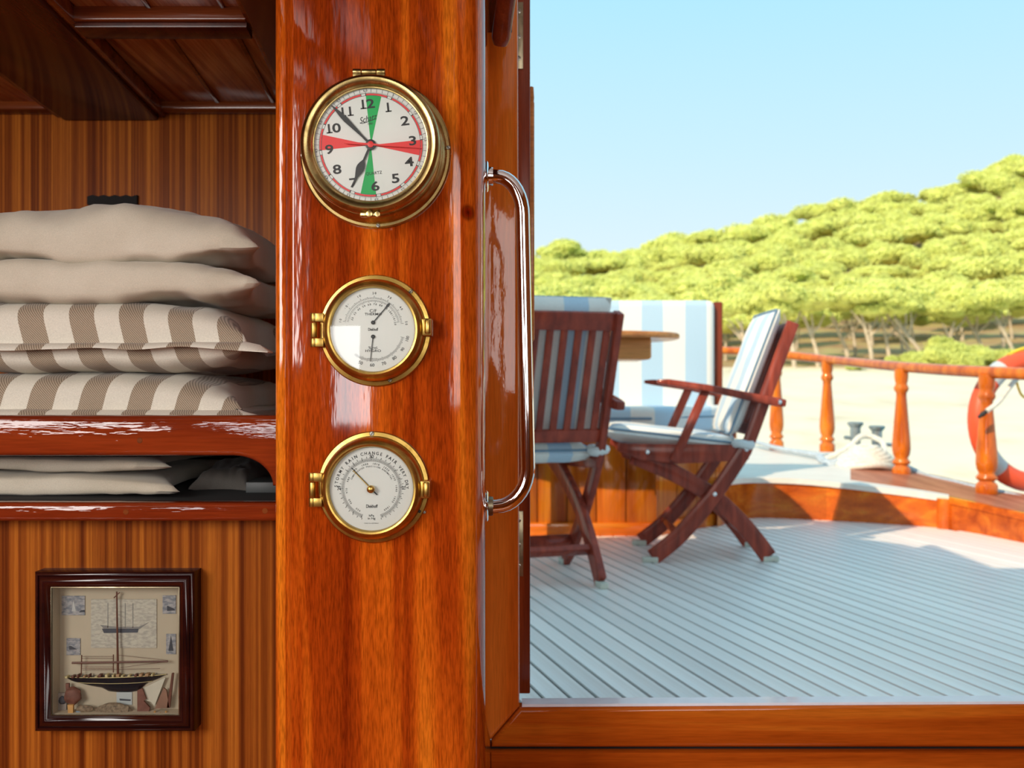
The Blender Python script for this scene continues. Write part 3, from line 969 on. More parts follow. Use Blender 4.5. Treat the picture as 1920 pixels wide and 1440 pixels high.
for h in range(1, 13):
    a = h * 30
    x, z = RD * 0.735 * math.sin(R(a)), RD * 0.725 * math.cos(R(a))
    s = str(h)
    cs, cw, sxn, bl = RD * 0.225, RD * 0.150, 1.38, 0.020
    for q, chh in enumerate(s):
        cxn = x + (q - (len(s) - 1) / 2) * cw * (0.88 if '1' in s and len(s) == 2 else 1)
        f.text(chh, cs, cxn, z, 0, sxn if chh != '1' else 1.1, bl)
        if chh == '1':
            vs, _ = glyphs('1', cs, 1.1, bl)
            zt_, zb_ = max(v[1] for v in vs), min(v[1] for v in vs)
            st = max(v[0] for v in vs) - RD * 0.014
            f.poly([(cxn + st - RD * 0.052, z + zb_), (cxn + st + RD * 0.052, z + zb_), (cxn + st + RD * 0.052, z + zb_ + RD * 0.020), (cxn + st - RD * 0.052, z + zb_ + RD * 0.020)])
f.text('Schatz', RD * 0.15, 0, RD * 0.47, 10, 0.8, 0.0, 0.5)
f.poly([(-RD * 0.12, RD * 0.385), (RD * 0.08, RD * 0.425), (RD * 0.08, RD * 0.433), (-RD * 0.12, RD * 0.393)])
f.text('1881', RD * 0.055, RD * 0.03, RD * 0.375, 0, 1.0)
f.text('QUARTZ', RD * 0.075, 0, -RD * 0.50, 0, 0.95)
io = f.build('numerals', M['ink'], dial, DY + 0.0004)
for o in (go, ro, r2, io): o.rotation_euler = (0, R(ROT), 0)
y = DY + 0.0016
pointer(clock, 'hour_hand', 0, 0, 204, [(-0.006, 0.0010), (0, 0.0014), (RD * 0.30, 0.0012), (RD * 0.36, 0.0034), (RD * 0.42, 0.0047), (RD * 0.47, 0.0047), (RD * 0.53, 0.0036), (RD * 0.62, 0.0016), (RD * 0.78, 0.0004)], y, M['hand'])
pointer(clock, 'minute_hand', 0, 0, -45, [(-0.004, 0.0014), (RD * 0.2, 0.0012), (RD * 0.62, 0.0030), (RD * 0.72, 0.0026), (RD * 0.97, 0.0004)], y + 0.0009, M['hand'])
pointer(clock, 'second_hand', 0, 0, 94, [(-RD * 0.46, 0.0004), (-RD * 0.42, 0.0012), (0, 0.0012), (RD * 0.2, 0.0008), (RD * 0.92, 0.0003)], y + 0.0018, M['red'])
obj('hand_boss', lathe(new(), [(0.0060, y - 0.001), (0.0060, y + 0.0015), (0.0045, y + 0.0017)], (0, 0, 0), (0, -1, 0), 24), M['hand'], clock)
obj('hand_cap', lathe(new(), [(0.0036, y + 0.0012), (0.0036, y + 0.0026), (0.0022, y + 0.0030), (0, y + 0.0030)], (0, 0, 0), (0, -1, 0), 24), M['red'], clock)
obj('glass', lathe(new(), [(0, 0.0490), (0.03, 0.0488), (0.0655, 0.0478)], (0, 0, 0), (0, -1, 0), 64, cap=False), M['glass'], clock)
hinge(clock, 0.0835, -0.002, 0.037, 0.044, 0.0040, vert=False, mat='brass_clock')
bm = new()
lathe(bm, [(0, 0.0), (0.0036, 0.001), (0.0042, 0.004), (0.0036, 0.007), (0, 0.008)], (0.0, -0.050, -0.0815), (0, -1, 0), 16)
bx(bm, -0.011, 0.009, -0.055, -0.046, -0.0845, -0.079, 0.0015)
lathe(bm, [(0, 0), (0.003, 0.0005), (0.003, 0.006), (0, 0.0065)], (0.009, -0.049, -0.0815), (0, -1, 0), 14)
obj('thumb_catch', bm, M['brass_clock'], clock)
for a in (-92, 86, 178):
    screw(clock, 0.0868 * math.sin(R(a)), 0.0868 * math.cos(R(a)), 0.0042, 0.0026, a * 1.7)

# ---- thermometer / hygrometer and barometer share their case
def porthole(root, hinge_z, lug_z, RDs):
    prof = [(0, 0), (0.0667, 0), (0.0667, 0.0022), (0.0655, 0.0036), (0.0612, 0.0044), (0.0606, 0.0060), (0.0604, 0.012)]
    obj('flange', lathe(new(), prof, (0, 0, 0), (0, -1, 0), 96), M['brass'], root)
    prof = [(0.0604, 0.0122), (0.0600, 0.0170), (0.0580, 0.0225), (0.0552, 0.0262), (0.0525, 0.0276), (0.0505, 0.0270), (0.0496, 0.0250), (0.0490, 0.0205)]
    obj('bezel', lathe(new(), prof, (0, 0, 0), (0, -1, 0), 96, cap=False), M['brass'], root)
    hinge(root, -0.0712, hinge_z, 0.040, 0.0125, 0.0042)
    bm = new()
    bx(bm, 0.054, 0.0690, -0.0215, -0.003, lug_z - 0.0105, lug_z + 0.0105, 0.0020)
    obj('catch_lug', bm, M['brass'], root)
    obj('catch_pin', lathe(new(), [(0.0034, -0.0075), (0.0040, -0.006), (0.0040, 0.0075), (0.003, 0.009)], (0.0645, -0.0225, lug_z), (0, 0, 1), 16), M['brass'], root)
    d = obj('dial', lathe(new(), [(0, 0.0195), (0.0495, 0.0195), (0.0495, 0.0175), (0, 0.0175)], (0, 0, 0), (0, -1, 0), 72), M['dial'], root, smooth=False)
    obj('glass', lathe(new(), [(0, 0.0252), (0.0497, 0.0250)], (0, 0, 0), (0, -1, 0), 64, cap=False), M['glass'], root)
    return d

RB = 0.0490
thermo = thing('thermo_hygrometer', 'brass thermometer and hygrometer dial mounted between clock and barometer', 'thermometer', (pxX(704), PF, pyZ(620)))
d = porthole(thermo, 0.0, 0.003, RB)
f = Flat()
oy = RB * 0.08
for t in range(-10, 51):
    f.ray(2 + (t - 20) * 2.74, RB * 0.66, RB * (0.735 if t % 10 == 0 else 0.72 if t % 5 == 0 else 0.70), RB * 0.0075, 0, oy)
for t in range(14, 122, 2):
    f.ray(5 + (t - 70) * 1.5, RB * (0.575 if t % 10 == 0 else 0.595), RB * 0.64, RB * 0.0075, 0, oy)
for t in range(-10, 51, 10):
    f.arctext(str(abs(t)) if t else "'0'", RB * 0.075, RB * 0.80, 2 + (t - 20) * 2.74, 4.2, 1.0, 0.01, 0, oy)
for t in range(20, 121, 10):
    f.arctext(str(t), RB * 0.064, RB * 0.535, 5 + (t - 70) * 1.5, 5.0, 1.0, 0.01, 0, oy)
for t in range(42, 101):
    a = 181.6 - (t - 60) * 1.93
    f.ray(a, RB * (0.70 if t % 10 else 0.68), RB * (0.755 if t % 5 else 0.775), RB * 0.007)
for t in (50, 60, 70, 80):
    a = 181.6 - (t - 60) * 1.93
    f.arctext(str(t)[::-1], RB * 0.08, RB * 0.845, a, 4.4, 1, 0.01) if False else f.text(str(t), RB * 0.105, RB * 0.845 * math.sin(R(a)), RB * 0.845 * math.cos(R(a)), 180 - a, 1.05, 0.01)
for t in (90, 100):
    a = 181.6 - (t - 60) * 1.93
    f.text(str(t), RB * 0.095, RB * 0.845 * math.sin(R(a)), RB * 0.845 * math.cos(R(a)), -a + 180 - 180 if False else 180 - a, 1.0, 0.01)
f.text('C/F', RB * 0.105, 0, RB * 0.455, 0, 1.15, 0.005)
f.text('THERMO', RB * 0.085, 0, RB * 0.375, 0, 1.2, 0.008)
f.text('% rel.', RB * 0.09, 0, -RB * 0.43, 0, 1.15, 0.005)
f.text('HYGRO', RB * 0.085, 0, -RB * 0.505, 0, 1.3, 0.008)
f.text('Diekhoff', RB * 0.095, 0, RB * 0.01, 0, 0.72, 0.02)
f.poly([(-RB * 0.14, -RB * 0.683), (RB * 0.1, -RB * 0.683), (RB * 0.1, -RB * 0.689), (-RB * 0.14, -RB * 0.689)])
f.build('scales', M['ink'], d, 0.0198)
pointer(thermo, 'thermometer_hand', 0, RB * 0.173, 40.6, [(-0.001, 0.0006), (RB * 0.48, 0.0005), (RB * 0.50, 0.0011), (RB * 0.58, 0.0011), (RB * 0.615, 0.0002)], 0.0205, M['hand'])
pointer(thermo, 'hygrometer_hand', 0, -RB * 0.164, 186.5, [(-0.001, 0.0005), (RB * 0.6, 0.0003)], 0.0205, M['hand'])
for zz, rr in ((RB * 0.173, RB * 0.047), (-RB * 0.164, RB * 0.047)):
    obj('hand_boss', lathe(new(), [(rr, 0.0195), (rr, 0.0216), (rr * 0.7, 0.0222), (0, 0.0222)], (0, 0, zz), (0, -1, 0), 20), M['hand'], thermo)
for (px_, py_) in ((771, 547), (732, 713)):
    screw(thermo, pxX(px_) - pxX(704), pyZ(py_) - pyZ(620), 0.0036, 0.0026, 40, 'brass_dull')

baro = thing('barometer', 'brass barometer reading stormy to very dry, lowest instrument on the pillar', 'barometer', (pxX(701), PF, pyZ(913)))
d = porthole(baro, -0.002, -0.001, RB)
f = Flat()
for w, a, p in (('STORMY', -70.5, 6.2), ('RAIN', -35.2, 5.8), ('CHANGE', 0, 6.3), ('FAIR', 34.2, 5.5), ('VERY DRY', 70.7, 5.07)):
    f.arctext(w, RB * 0.105, RB * 0.855, a, p, 0.92, 0.014 if w in ('STORMY', 'CHANGE', 'VERY DRY') else 0.03)
for t, a in ((29, -89), (30, 0), (31, 88)):
    f.text(str(t), RB * 0.115, RB * 0.775 * math.sin(R(a)), RB * 0.775 * math.cos(R(a)), -a, 1.0, 0.012)
for i in range(-161, 162, 2):
    f.ray(i, RB * 0.650, RB * 0.690, RB * 0.0075)
for i in range(-1600, 1601, 177):
    f.ray(i / 10, RB * 0.690, RB * 0.745, RB * 0.008)
for i in range(-162, 163, 9):
    f.ray(i, RB * 0.735, RB * 0.775, RB * 0.011)
for i in range(-161, 162, 2):
    f.ray(i, RB * 0.700, RB * 0.735, RB * 0.006)
f.sector(-161, 161, RB * 0.693, RB * 0.697, 60)
for i, t in enumerate(range(950, 1070, 10)):
    a = -147.5 + 26.3 * i
    f.arctext(str(t), RB * 0.062, RB * 0.60, a, 4.4, 1.0, 0.01)
f.arctext('COMPENSATED PRECISION BAROMETER', RB * 0.05, RB * 0.535, 0, 4.25, 1.0, 0.01)
f.text('Diekhoff', RB * 0.11, 0.0005, -RB * 0.42, 0, 0.72, 0.02)
f.text('hPa', RB * 0.075, 0, -RB * 0.645, 0, 1.2, 0.01)
f.text('in Hg', RB * 0.075, 0, -RB * 0.72, 0, 1.15, 0.01)
f.text('MADE IN GERMANY', RB * 0.03, 0, -RB * 0.83, 0, 1.3)
f.build('scales', M['ink'], d, 0.0198)
pointer(baro, 'pressure_hand', 0, 0, -43.5, [(-RB * 0.2, 0.0007), (0, 0.0006), (RB * 0.69, 0.0003)], 0.0208, M['hand'])
pointer(baro, 'set_hand', 0, 0, -44.5, [(0, 0.0005), (RB * 0.62, 0.0003)], 0.0225, M['brass'])
obj('set_knob', lathe(new(), [(0.0030, 0.0195), (0.0030, 0.0225), (0.0045, 0.0232), (0.0048, 0.0255), (0.0042, 0.0285), (0.0022, 0.0300), (0, 0.0303)], (0, 0, 0), (0, -1, 0), 24), M['brass'], baro)
for (px_, py_, mt) in ((698, 813, 'screw'), (787, 958, 'black'), (796, 960, 'screw')):
    screw(baro, pxX(px_) - pxX(701), pyZ(py_) - pyZ(913), 0.0036 if py_ != 960 else 0.001, 0.0030 if py_ == 813 else 0.0020, 35, mt)

# ---- chrome grab handle on the pillar's side
HY = 1.275
handle = thing('steel_grab_rail', 'long polished steel grab rail bolted to the side of the pillar', 'grab rail', (xr, HY, pyZ(950, HY)))
ztp, zbt = pyZ(331, HY), pyZ(949, HY)
hp = [(xr - 0.002, HY, ztp)]
hp += [(xr + 0.012, HY, ztp)]
xt, xb_ = pxX(980, HY), pxX(990, HY)
for t in range(10, 91, 10):
    hp.append((xr + 0.014 + (xt - xr - 0.014) * math.sin(R(t)), HY, ztp - 0.050 * (1 - math.cos(R(t)))))
for t in (0.25, 0.5, 0.75):
    hp.append((xt + (xb_ - xt) * t, HY, ztp - 0.05 + (zbt + 0.05 - ztp + 0.05) * t))
for t in range(0, 91, 10):
    hp.append((xr + 0.014 + (xb_ - xr - 0.014) * math.cos(R(t)), HY, zbt + 0.05 - 0.05 * math.sin(R(t))))
hp += [(xr + 0.006, HY, zbt - 0.001), (xr - 0.002, HY, zbt - 0.002)]
wchild('bar', tube(new(), hp, 0.0092, 24), M['chrome'], handle, angle=60)
for zz in (ztp, zbt):
    wchild('collar', lathe(new(), [(0.0125, 0), (0.0125, 0.006), (0.0118, 0.009), (0.0095, 0.009)], (xr, HY, zz), (1, 0, 0), 24), M['brass_dull'] if zz == zbt else M['chrome'], handle)
    wchild('base_flange', lathe(new(), [(0.020, -0.001), (0.020, 0.0015), (0.018, 0.003), (0.012, 0.0034)], (xr, HY, zz), (1, 0, 0), 24), M['chrome'], handle)

# ================================================================== FRAMED SHIP MODEL
SY = 1.25
def sx_(px): return pxX(px, SY)
def sz_(py): return pyZ(py, SY)
ship = thing('framed_ship_model', 'small shadow box with a dark half model yacht in a mahogany frame', 'shadow box', (sx_(213), SY + 0.03, sz_(1373)))
ox0, ox1, oz0, oz1 = sx_(63), sx_(363), sz_(1373), sz_(1073)
def ring_frame(prof):
    b = new()
    n = len(prof)
    loops = []
    for (w, y) in prof:
        loops.append([b.verts.new(p) for p in ((ox0 + w, y, oz0 + w), (ox1 - w, y, oz0 + w), (ox1 - w, y, oz1 - w), (ox0 + w, y, oz1 - w))])
    for i in range(n):
        A, B = loops[i], loops[(i + 1) % n]
        for k in range(4):
            b.faces.new((A[k], A[(k + 1) % 4], B[(k + 1) % 4], B[k]))
    return b
wchild('frame', ring_frame([(0, 1.281), (0, SY + 0.004), (0.002, SY + 0.001), (0.0045, SY + 0.001), (0.0055, SY + 0.003), (0.0085, SY - 0.001), (0.012, SY - 0.002), (0.0155, SY - 0.0005), (0.018, SY + 0.004), (0.0195, SY + 0.005), (0.0195, 1.281)]), M['frame'], ship, angle=60)
wchild('gilt_slip', ring_frame([(0.0193, SY + 0.0045), (0.0203, SY + 0.004), (0.0208, SY + 0.006), (0.0193, SY + 0.008)]), M['brass_dull'], ship)
wchild('box_lining', ring_frame([(0.0196, SY + 0.0085), (0.0203, SY + 0.0085), (0.0203, 1.2778), (0.0196, 1.2778)]), plain('lining_paper', (0.50, 0.40, 0.29), 0.8, var=0.05, vs=20), ship)
bm = new(); bx(bm, ox0 + 0.019, ox1 - 0.019, 1.2775, 1.2805, oz0 + 0.019, oz1 - 0.019)
backing = wchild('backing_board', bm, plain('backing_paper', (0.46, 0.38, 0.28), 0.8, var=0.05, vs=20), ship)
bm = new(); bx(bm, ox0 + 0.0195, ox1 - 0.0195, SY + 0.0068, SY + 0.0078, oz0 + 0.0195, oz1 - 0.0195)
wchild('glass', bm, M['glass'], ship)
SB = 1.277
def qx(cx): return pxX(80 + cx / 5.54, SB)
def qz(cy): return pyZ(1090 + cy / 5.54, SB)
def print_mat(name, a, b, sc):
    m, n, p = mat_base(name)
    s = nz(n, (sc, sc, sc * 2.2), 6, 0.65)
    r = ramp(n, [(0.40, a), (0.58, b)])
    n.links.new(s.outputs[0], r.inputs[0]); n.links.new(r.outputs[0], p.inputs['Base Color'])
    p.inputs['Roughness'].default_value = 0.7
    return m
pm1 = print_mat('engraving_print', (0.36, 0.33, 0.28), (0.50, 0.45, 0.37), 160)
pm2 = print_mat('photo_print', (0.16, 0.17, 0.20), (0.36, 0.34, 0.34), 120)
pc = plain('print_ink', (0.05, 0.055, 0.07), 0.7, var=0.3)
def pic(x0, x1, y0, y1, mat, th=0.0008):
    b = new(); bx(b, qx(x0), qx(x1), SB - th, SB + 0.0008, qz(y1), qz(y0))
    return wchild('picture_print', b, mat, ship)
def deco(par, pts, mat=None, y=SB - 0.0012):
    b = prism(new(), [(qx(a), qz(c)) for a, c in pts], 'y', y, y + 0.0006)
    o = obj('print_motif', b, mat or pc, par)
    return o
p1 = pic(505, 1185, 185, 690, pm1)
deco(p1, [(620, 490), (1000, 490), (990, 530), (640, 535)])
deco(p1, [(600, 450), (760, 470), (1000, 470), (1110, 420), (1010, 492), (640, 492)], plain('print_wash', (0.20, 0.19, 0.18), 0.7, var=0.2))
for mx in (680, 860, 940): deco(p1, [(mx - 4, 225), (mx + 4, 225), (mx + 4, 480), (mx - 4, 480)], plain('print_line', (0.25, 0.24, 0.22), 0.7, var=0.2))
p2 = pic(200, 440, 150, 350, pm2)
deco(p2, [(380, 320), (400, 298), (440, 295), (440, 318)])
deco(p2, [(305, 310), (325, 190), (350, 310)], plain('print_sail', (0.42, 0.41, 0.40), 0.7, var=0.1))
p3 = pic(250, 392, 590, 765, pm2)
deco(p3, [(275, 670), (300, 670), (360, 705), (280, 708)])
p4 = pic(1248, 1385, 145, 335, pm2)
deco(p4, [(1295, 250), (1370, 285), (1380, 300), (1295, 305)])
p5 = pic(1285, 1385, 545, 755, pm2)
deco(p5, [(1310, 720), (1335, 560), (1360, 720)])
p6 = pic(770, 930, 1150, 1280, plain('pale_print', (0.42, 0.44, 0.44), 0.7, var=0.1))
deco(p6, [(800, 1215), (920, 1225), (915, 1240), (805, 1235)])
# half hull
dk = [(230, 985), (480, 978), (760, 975), (1050, 966), (1290, 958)]
bt = [(230, 987), (310, 1035), (500, 1083), (620, 1104), (690, 1140), (800, 1150), (900, 1150), (1000, 1134), (1090, 1050), (1200, 1010), (1290, 962)]
def interp(tab, x):
    for (x0, y0), (x1, y1) in zip(tab, tab[1:]):
        if x0 <= x <= x1: return y0 + (y1 - y0) * (x - x0) / (x1 - x0)
    return tab[-1][1] if x > tab[-1][0] else tab[0][1]
vs, fs = [], []
nx_, nz_ = 44, 8
for i in range(nx_ + 1):
    cx = 230 + 1060 * i / nx_
    t, b = interp(dk, cx), interp(bt, cx)
    bulge = 0.010 * max(0, 1 - ((cx - 760) / 540) ** 2) ** 0.6
    for j in range(nz_ + 1):
        s = j / nz_
        prof_w = (1 - s) ** 0.5 * 0.75 + 0.25 * (1 - s)
        vs.append((qx(cx), 1.2765 - bulge * prof_w - 0.0003, qz(t + (b - t) * s)))
for i in range(nx_):
    for j in range(nz_):
        a = i * (nz_ + 1) + j
        fs.append((a, a + 1, a + nz_ + 2, a + nz_ + 1))
k0 = len(vs)
for i in range(nx_ + 1):
    cx = 230 + 1060 * i / nx_
    vs.append((qx(cx), 1.2768, qz(interp(dk, cx))))
for i in range(nx_):
    fs.append((k0 + i, k0 + i + 1, (i + 1) * (nz_ + 1), i * (nz_ + 1)))
hullm = plain('hull_black', (0.010, 0.012, 0.018), 0.3, coat=0.4, var=0.1)
hull = wchild('model_hull', (vs, fs), hullm, ship)
def hsub(name, bm_, mat):
    o = obj(name, bm_, mat, hull)
    return o
gold = plain('gilt_line', (0.50, 0.40, 0.20), 0.5, var=0.1)
def hull_line(tab, w):
    pts = []
    for i in range(31):
        cx = tab[0][0] + (tab[-1][0] - tab[0][0]) * i / 30
        bulge = 0.010 * max(0, 1 - ((cx - 760) / 540) ** 2) ** 0.6
        t, b = interp(dk, cx), interp(bt, cx)
        cy = interp(tab, cx)
        s = max(0, min(1, (cy - t) / max(1, b - t)))
        pts.append((qx(cx), 1.2765 - bulge * ((1 - s) ** 0.5 * 0.75 + 0.25 * (1 - s)) - 0.0005, qz(cy)))
    return tube(new(), pts, w, 6)
hsub('sheer_line', hull_line(dk, 0.0006), gold)
hsub('waterline', hull_line([(380, 1046), (800, 1042), (1140, 1034)], 0.0004), gold)
brown = plain('model_spar', (0.11, 0.035, 0.020), 0.5, var=0.2)
tan_ = plain('model_deck', (0.34, 0.20, 0.10), 0.6, var=0.3, vs=200)
def spar(a, b, r0, r1, y=1.270, mat=None, name='spar'):
    hsub(name, tube(new(), [(qx(a[0]), y, qz(a[1])), (qx(b[0]), y, qz(b[1]))], [r0, r1], 8), mat or brown)
spar((805, 975), (792, 95), 0.0016, 0.0010, name='mast')
spar((335, 828), (1325, 812), 0.0014, 0.0011, 1.2685, name='boom')
for a, b in (((430, 750), (425, 960)), ((757, 745), (757, 930)), ((762, 160), (820, 105))):
    spar(a, b, 0.0007, 0.0007, name='strut')
for yy in (765, 785, 872, 890):
    spar((430, yy), (757, yy), 0.00025, 0.00025, name='rigging')
for a, b in (((800, 750), (1320, 805)), ((830, 880), (1320, 815)), ((440, 905), (1240, 890))):
    spar(a, b, 0.00025, 0.00025, name='rigging')
random.seed(3)
for i in range(16):
    cx = 290 + i * 58 + random.uniform(-14, 14)
    cy = interp(dk, cx)
    b = new()
    w = random.uniform(10, 34); h_ = random.uniform(12, 34)
    bx(b, qx(cx - w / 2), qx(cx + w / 2), 1.266, 1.274, qz(cy), qz(cy - h_), 0.0003)
    hsub('deck_fitting', b, random.choice([tan_, brown, gold]))
# clutter at the foot of the box
clay = plain('model_clay', (0.16, 0.060, 0.040), 0.7, var=0.3, vs=120)
netm = plain('model_net', (0.20, 0.14, 0.09), 0.8, var=0.5, vs=300)
lightw = plain('model_pine', (0.48, 0.25, 0.08), 0.6, var=0.2)
def lump(name, cx, cy, rx, rz, mat, y=1.268, ry=0.006, sd=1):
    b = new()
    bmesh.ops.create_icosphere(b, subdivisions=3, radius=1.0)
    for v in b.verts:
        k = 1 + 0.22 * noise.noise(v.co * 2.2 + Vector((sd, 0, 0)))
        v.co = Vector((qx(cx) + v.co.x * k * rx / 5.54 / F * SB, y + v.co.y * ry * k, qz(cy) + v.co.z * k * rz / 5.54 / F * SB))
    return wchild(name, b, mat, ship)
def flatp(name, pts, mat, y0=1.268, y1=1.271):
    return wchild(name, prism(new(), [(qx(a), qz(c)) for a, c in pts], 'y', y0, y1), mat, ship)
lump('clay_figure', 345, 1165, 90, 85, clay, sd=2)
flatp('clay_post', [(270, 1040), (305, 1040), (305, 1180), (275, 1180)], clay)
lump('net_heap', 760, 1330, 190, 90, netm, sd=4, ry=0.005)
flatp('bracket', [(310, 1245), (368, 1245), (368, 1385), (190, 1385), (190, 1355), (320, 1355)], lightw, 1.262, 1.266)
flatp('brown_sail', [(1010, 1110), (1060, 1090), (1100, 1200), (1075, 1220), (1140, 1290), (1130, 1330), (1010, 1330)], clay)
flatp('cone_sail', [(1280, 1085), (1310, 1110), (1340, 1290), (1190, 1300)], plain('model_brown_sail', (0.22, 0.11, 0.07), 0.7, var=0.3))
flatp('oar', [(1365, 935), (1385, 935), (1345, 1290), (1315, 1290)], brown)
flatp('white_sail', [(1060, 1095), (1290, 985), (1175, 1285), (1140, 1240), (1072, 1222), (1098, 1205)], plain('model_white_sail', (0.55, 0.50, 0.40), 0.7, var=0.06), 1.272, 1.274)
lump('portrait_oval', 222, 1222, 36, 42, pc, y=1.272, ry=0.002, sd=6)
flatp('portrait_card', [(150, 1150), (260, 1150), (260, 1345), (150, 1345)], plain('model_card', (0.30, 0.25, 0.22), 0.7, var=0.2), 1.273, 1.275)
for cx, sd in ((1170, 7), (1285, 8)):
    b = new()
    pts = [(qx(cx + 34 * math.cos(R(t))), 1.264, qz(1320 - 26 * math.sin(R(t)))) for t in range(200, 400, 20)]
    tube(b, pts, 0.0014, 8)
    wchild('gilt_dolphin', b, lightw, ship)
lump('blue_shell', 410, 1330, 36, 14, plain('model_blue', (0.22, 0.30, 0.38), 0.6, var=0.1), sd=9, ry=0.004)
lump('dark_boat', 470, 1300, 90, 40, netm, sd=10, ry=0.004)
flatp('box_floor', [(90, 1378), (1385, 1378), (1385, 1400), (90, 1400)], netm, SY + 0.008, 1.278)

# ================================================================== AFT DECK
TH = Vector((-0.2946, 1.0, 0)).normalized()      # plank direction
TN = Vector((TH.y, -TH.x, 0))
# inner face of the raised stern deck, bottom line on the deck
front_px = [(1345, 988, 905), (1378, 977, 899), (1420, 971, 897), (1510, 974, 900), (1640, 981, 914), (1779, 992, 933), (1920, 1018, 963)]
FR = []
for (px, pb, pt) in front_px:
    g = G(px, pb)
    FR.append((g.x, g.y, ZC - (pt - 720) / F * g.y))
FR += [(2.34, 3.75, FR[-1][2]), (2.56, 3.0, FR[-1][2]), (2.80, 2.2, FR[-1][2])]
FRc = catmull([Vector(p) for p in FR], 6)
def ledge_cut(p0):
    """length along TH from p0 until it meets the raised deck or settee"""
    best = 99
    for a, b in zip(FRc, FRc[1:]):
        d = Vector((b.x - a.x, b.y - a.y))
        den = TH.x * d.y - TH.y * d.x
        if abs(den) < 1e-9: continue
        w = Vector((a.x - p0.x, a.y - p0.y))
        t = (w.x * d.y - w.y * d.x) / den
        s = (w.x * TH.y - w.y * TH.x) / den
        if t > 0 and 0 <= s <= 1: best = t if best > 90 else max(best, t)
    return best
bm = new()
pl = [(-1.6, 1.62), (3.6, 1.62)] + [(v.x + 0.06, v.y) for v in reversed(FRc)] + [(1.0, 5.5), (-1.6, 5.5)]
prism(bm, pl, 'z', -0.05, -0.006)
floor = struct('floor', bm, M['caulk'], 'weathered teak deck with dark caulked seams')
PITCH = 0.0565
bm = new(); bx(bm, -(PITCH - 0.0092) / 2, (PITCH - 0.0092) / 2, 0, 1, -0.012, 0.0)
b3 = bm
pm = None
for i in range(-14, 66):
    p0 = Vector((0.02 + i * PITCH / TH.y, 1.62, 0))
    L = ledge_cut(p0)
    if L > 20: L = (5.3 - 1.62) / TH.y
    L += 0.04
    if pm is None:
        o = obj('deck_plank', b3, M['teak'], floor, smooth=False)
        pm = o.data
    else:
        o = bpy.data.objects.new('deck_plank', pm)
        C.objects.link(o); o.parent = floor
    o.location = p0
    o.rotation_euler = (0, 0, math.atan2(-TH.x, TH.y))
    o.scale = (1, L, 1)
# raised stern deck and covering board
outer = [(1300, 8.2), (1456, 7.45), (1556, 7.05), (1700, 5.95), (1868, 5.12)]
OU = [Vector(((px - 960) / F * Y + 0.07, Y + 0.03, 0)) for px, Y in outer] + [Vector((2.74, 4.5, 0)), Vector((2.95, 3.75, 0)), Vector((3.2, 2.8, 0)), Vector((3.4, 2.0, 0))]
OUc = catmull(OU, 8)
def at(poly, s):
    n = len(poly) - 1
    k = min(int(s * n), n - 1)
    return poly[k].lerp(poly[k + 1], s * n - k)
def split_idx(px):            # parameter of FRc nearest to a pixel column
    return min(range(len(FRc)), key=lambda i: abs(FRc[i].x / FRc[i].y * F + 960 - px))
stern = tag(empty('stern_deck', (FRc[0].x, FRc[0].y, 0)), 'raised stern deck of bleached teak stepping up from the main deck', None, None, 'structure')
def outer_pt(p):
    # matching outer point: same direction ordering by angle from the camera
    u = p.x / p.y
    for a, b in zip(OUc, OUc[1:]):
        ua, ub = a.x / a.y, b.x / b.y
        if ua <= u <= ub:
            t = (u - ua) / (ub - ua)
            q = a.lerp(b, t)
            return Vector((q.x, q.y, p.z))
    q = OUc[0] if u < OUc[0].x / OUc[0].y else OUc[-1]
    return Vector((q.x, q.y, p.z))
def strip(i0, i1, f0, f1, dz0, dz1, lift=0.0):
    vs, fs = [], []
    for i in range(i0, i1 + 1):
        p = FRc[i]; q = outer_pt(p)
        a = p.lerp(q, f0); b = p.lerp(q, f1)
        for v, dz in ((a, dz0), (b, dz0), (b, dz1), (a, dz1)):
            vs.append((v.x, v.y, v.z + dz + lift))
    m_ = i1 - i0
    for i in range(m_):
        a = i * 4
        for k in range(4):
            fs.append((a + k, a + (k + 1) % 4, a + 4 + (k + 1) % 4, a + 4 + k))
    fs.append((0, 1, 2, 3)); fs.append((m_ * 4 + 3, m_ * 4 + 2, m_ * 4 + 1, m_ * 4))
    b = bmesh.new()
    me = bpy.data.meshes.new('s'); me.from_pydata(vs, [], fs); b.from_mesh(me); bpy.data.meshes.remove(me)
    return b
iA, iB, iC = 0, split_idx(1551), split_idx(1779)
iE = len(FRc) - 1
def schild(name, b, mat):
    o = obj(name, b, mat, stern)
    o.matrix_parent_inverse = Matrix.Translation(-stern.location)
    return o
iM = split_idx(1600)
schild('teak_top', strip(0, iM, 0.02, 1.0, 0.0, -0.03), M['teak_light'])
schild('nosing', strip(0, iC, -0.006, 0.10, 0.004, -0.022), M['teak_light'])
schild('covering_board', strip(iM, iE, 0.03, 1.0, 0.0, -0.04), M['cover_board'])
schild('covering_nosing', strip(iC, iE, -0.008, 0.05, 0.002, -0.028), M['bulwark'])
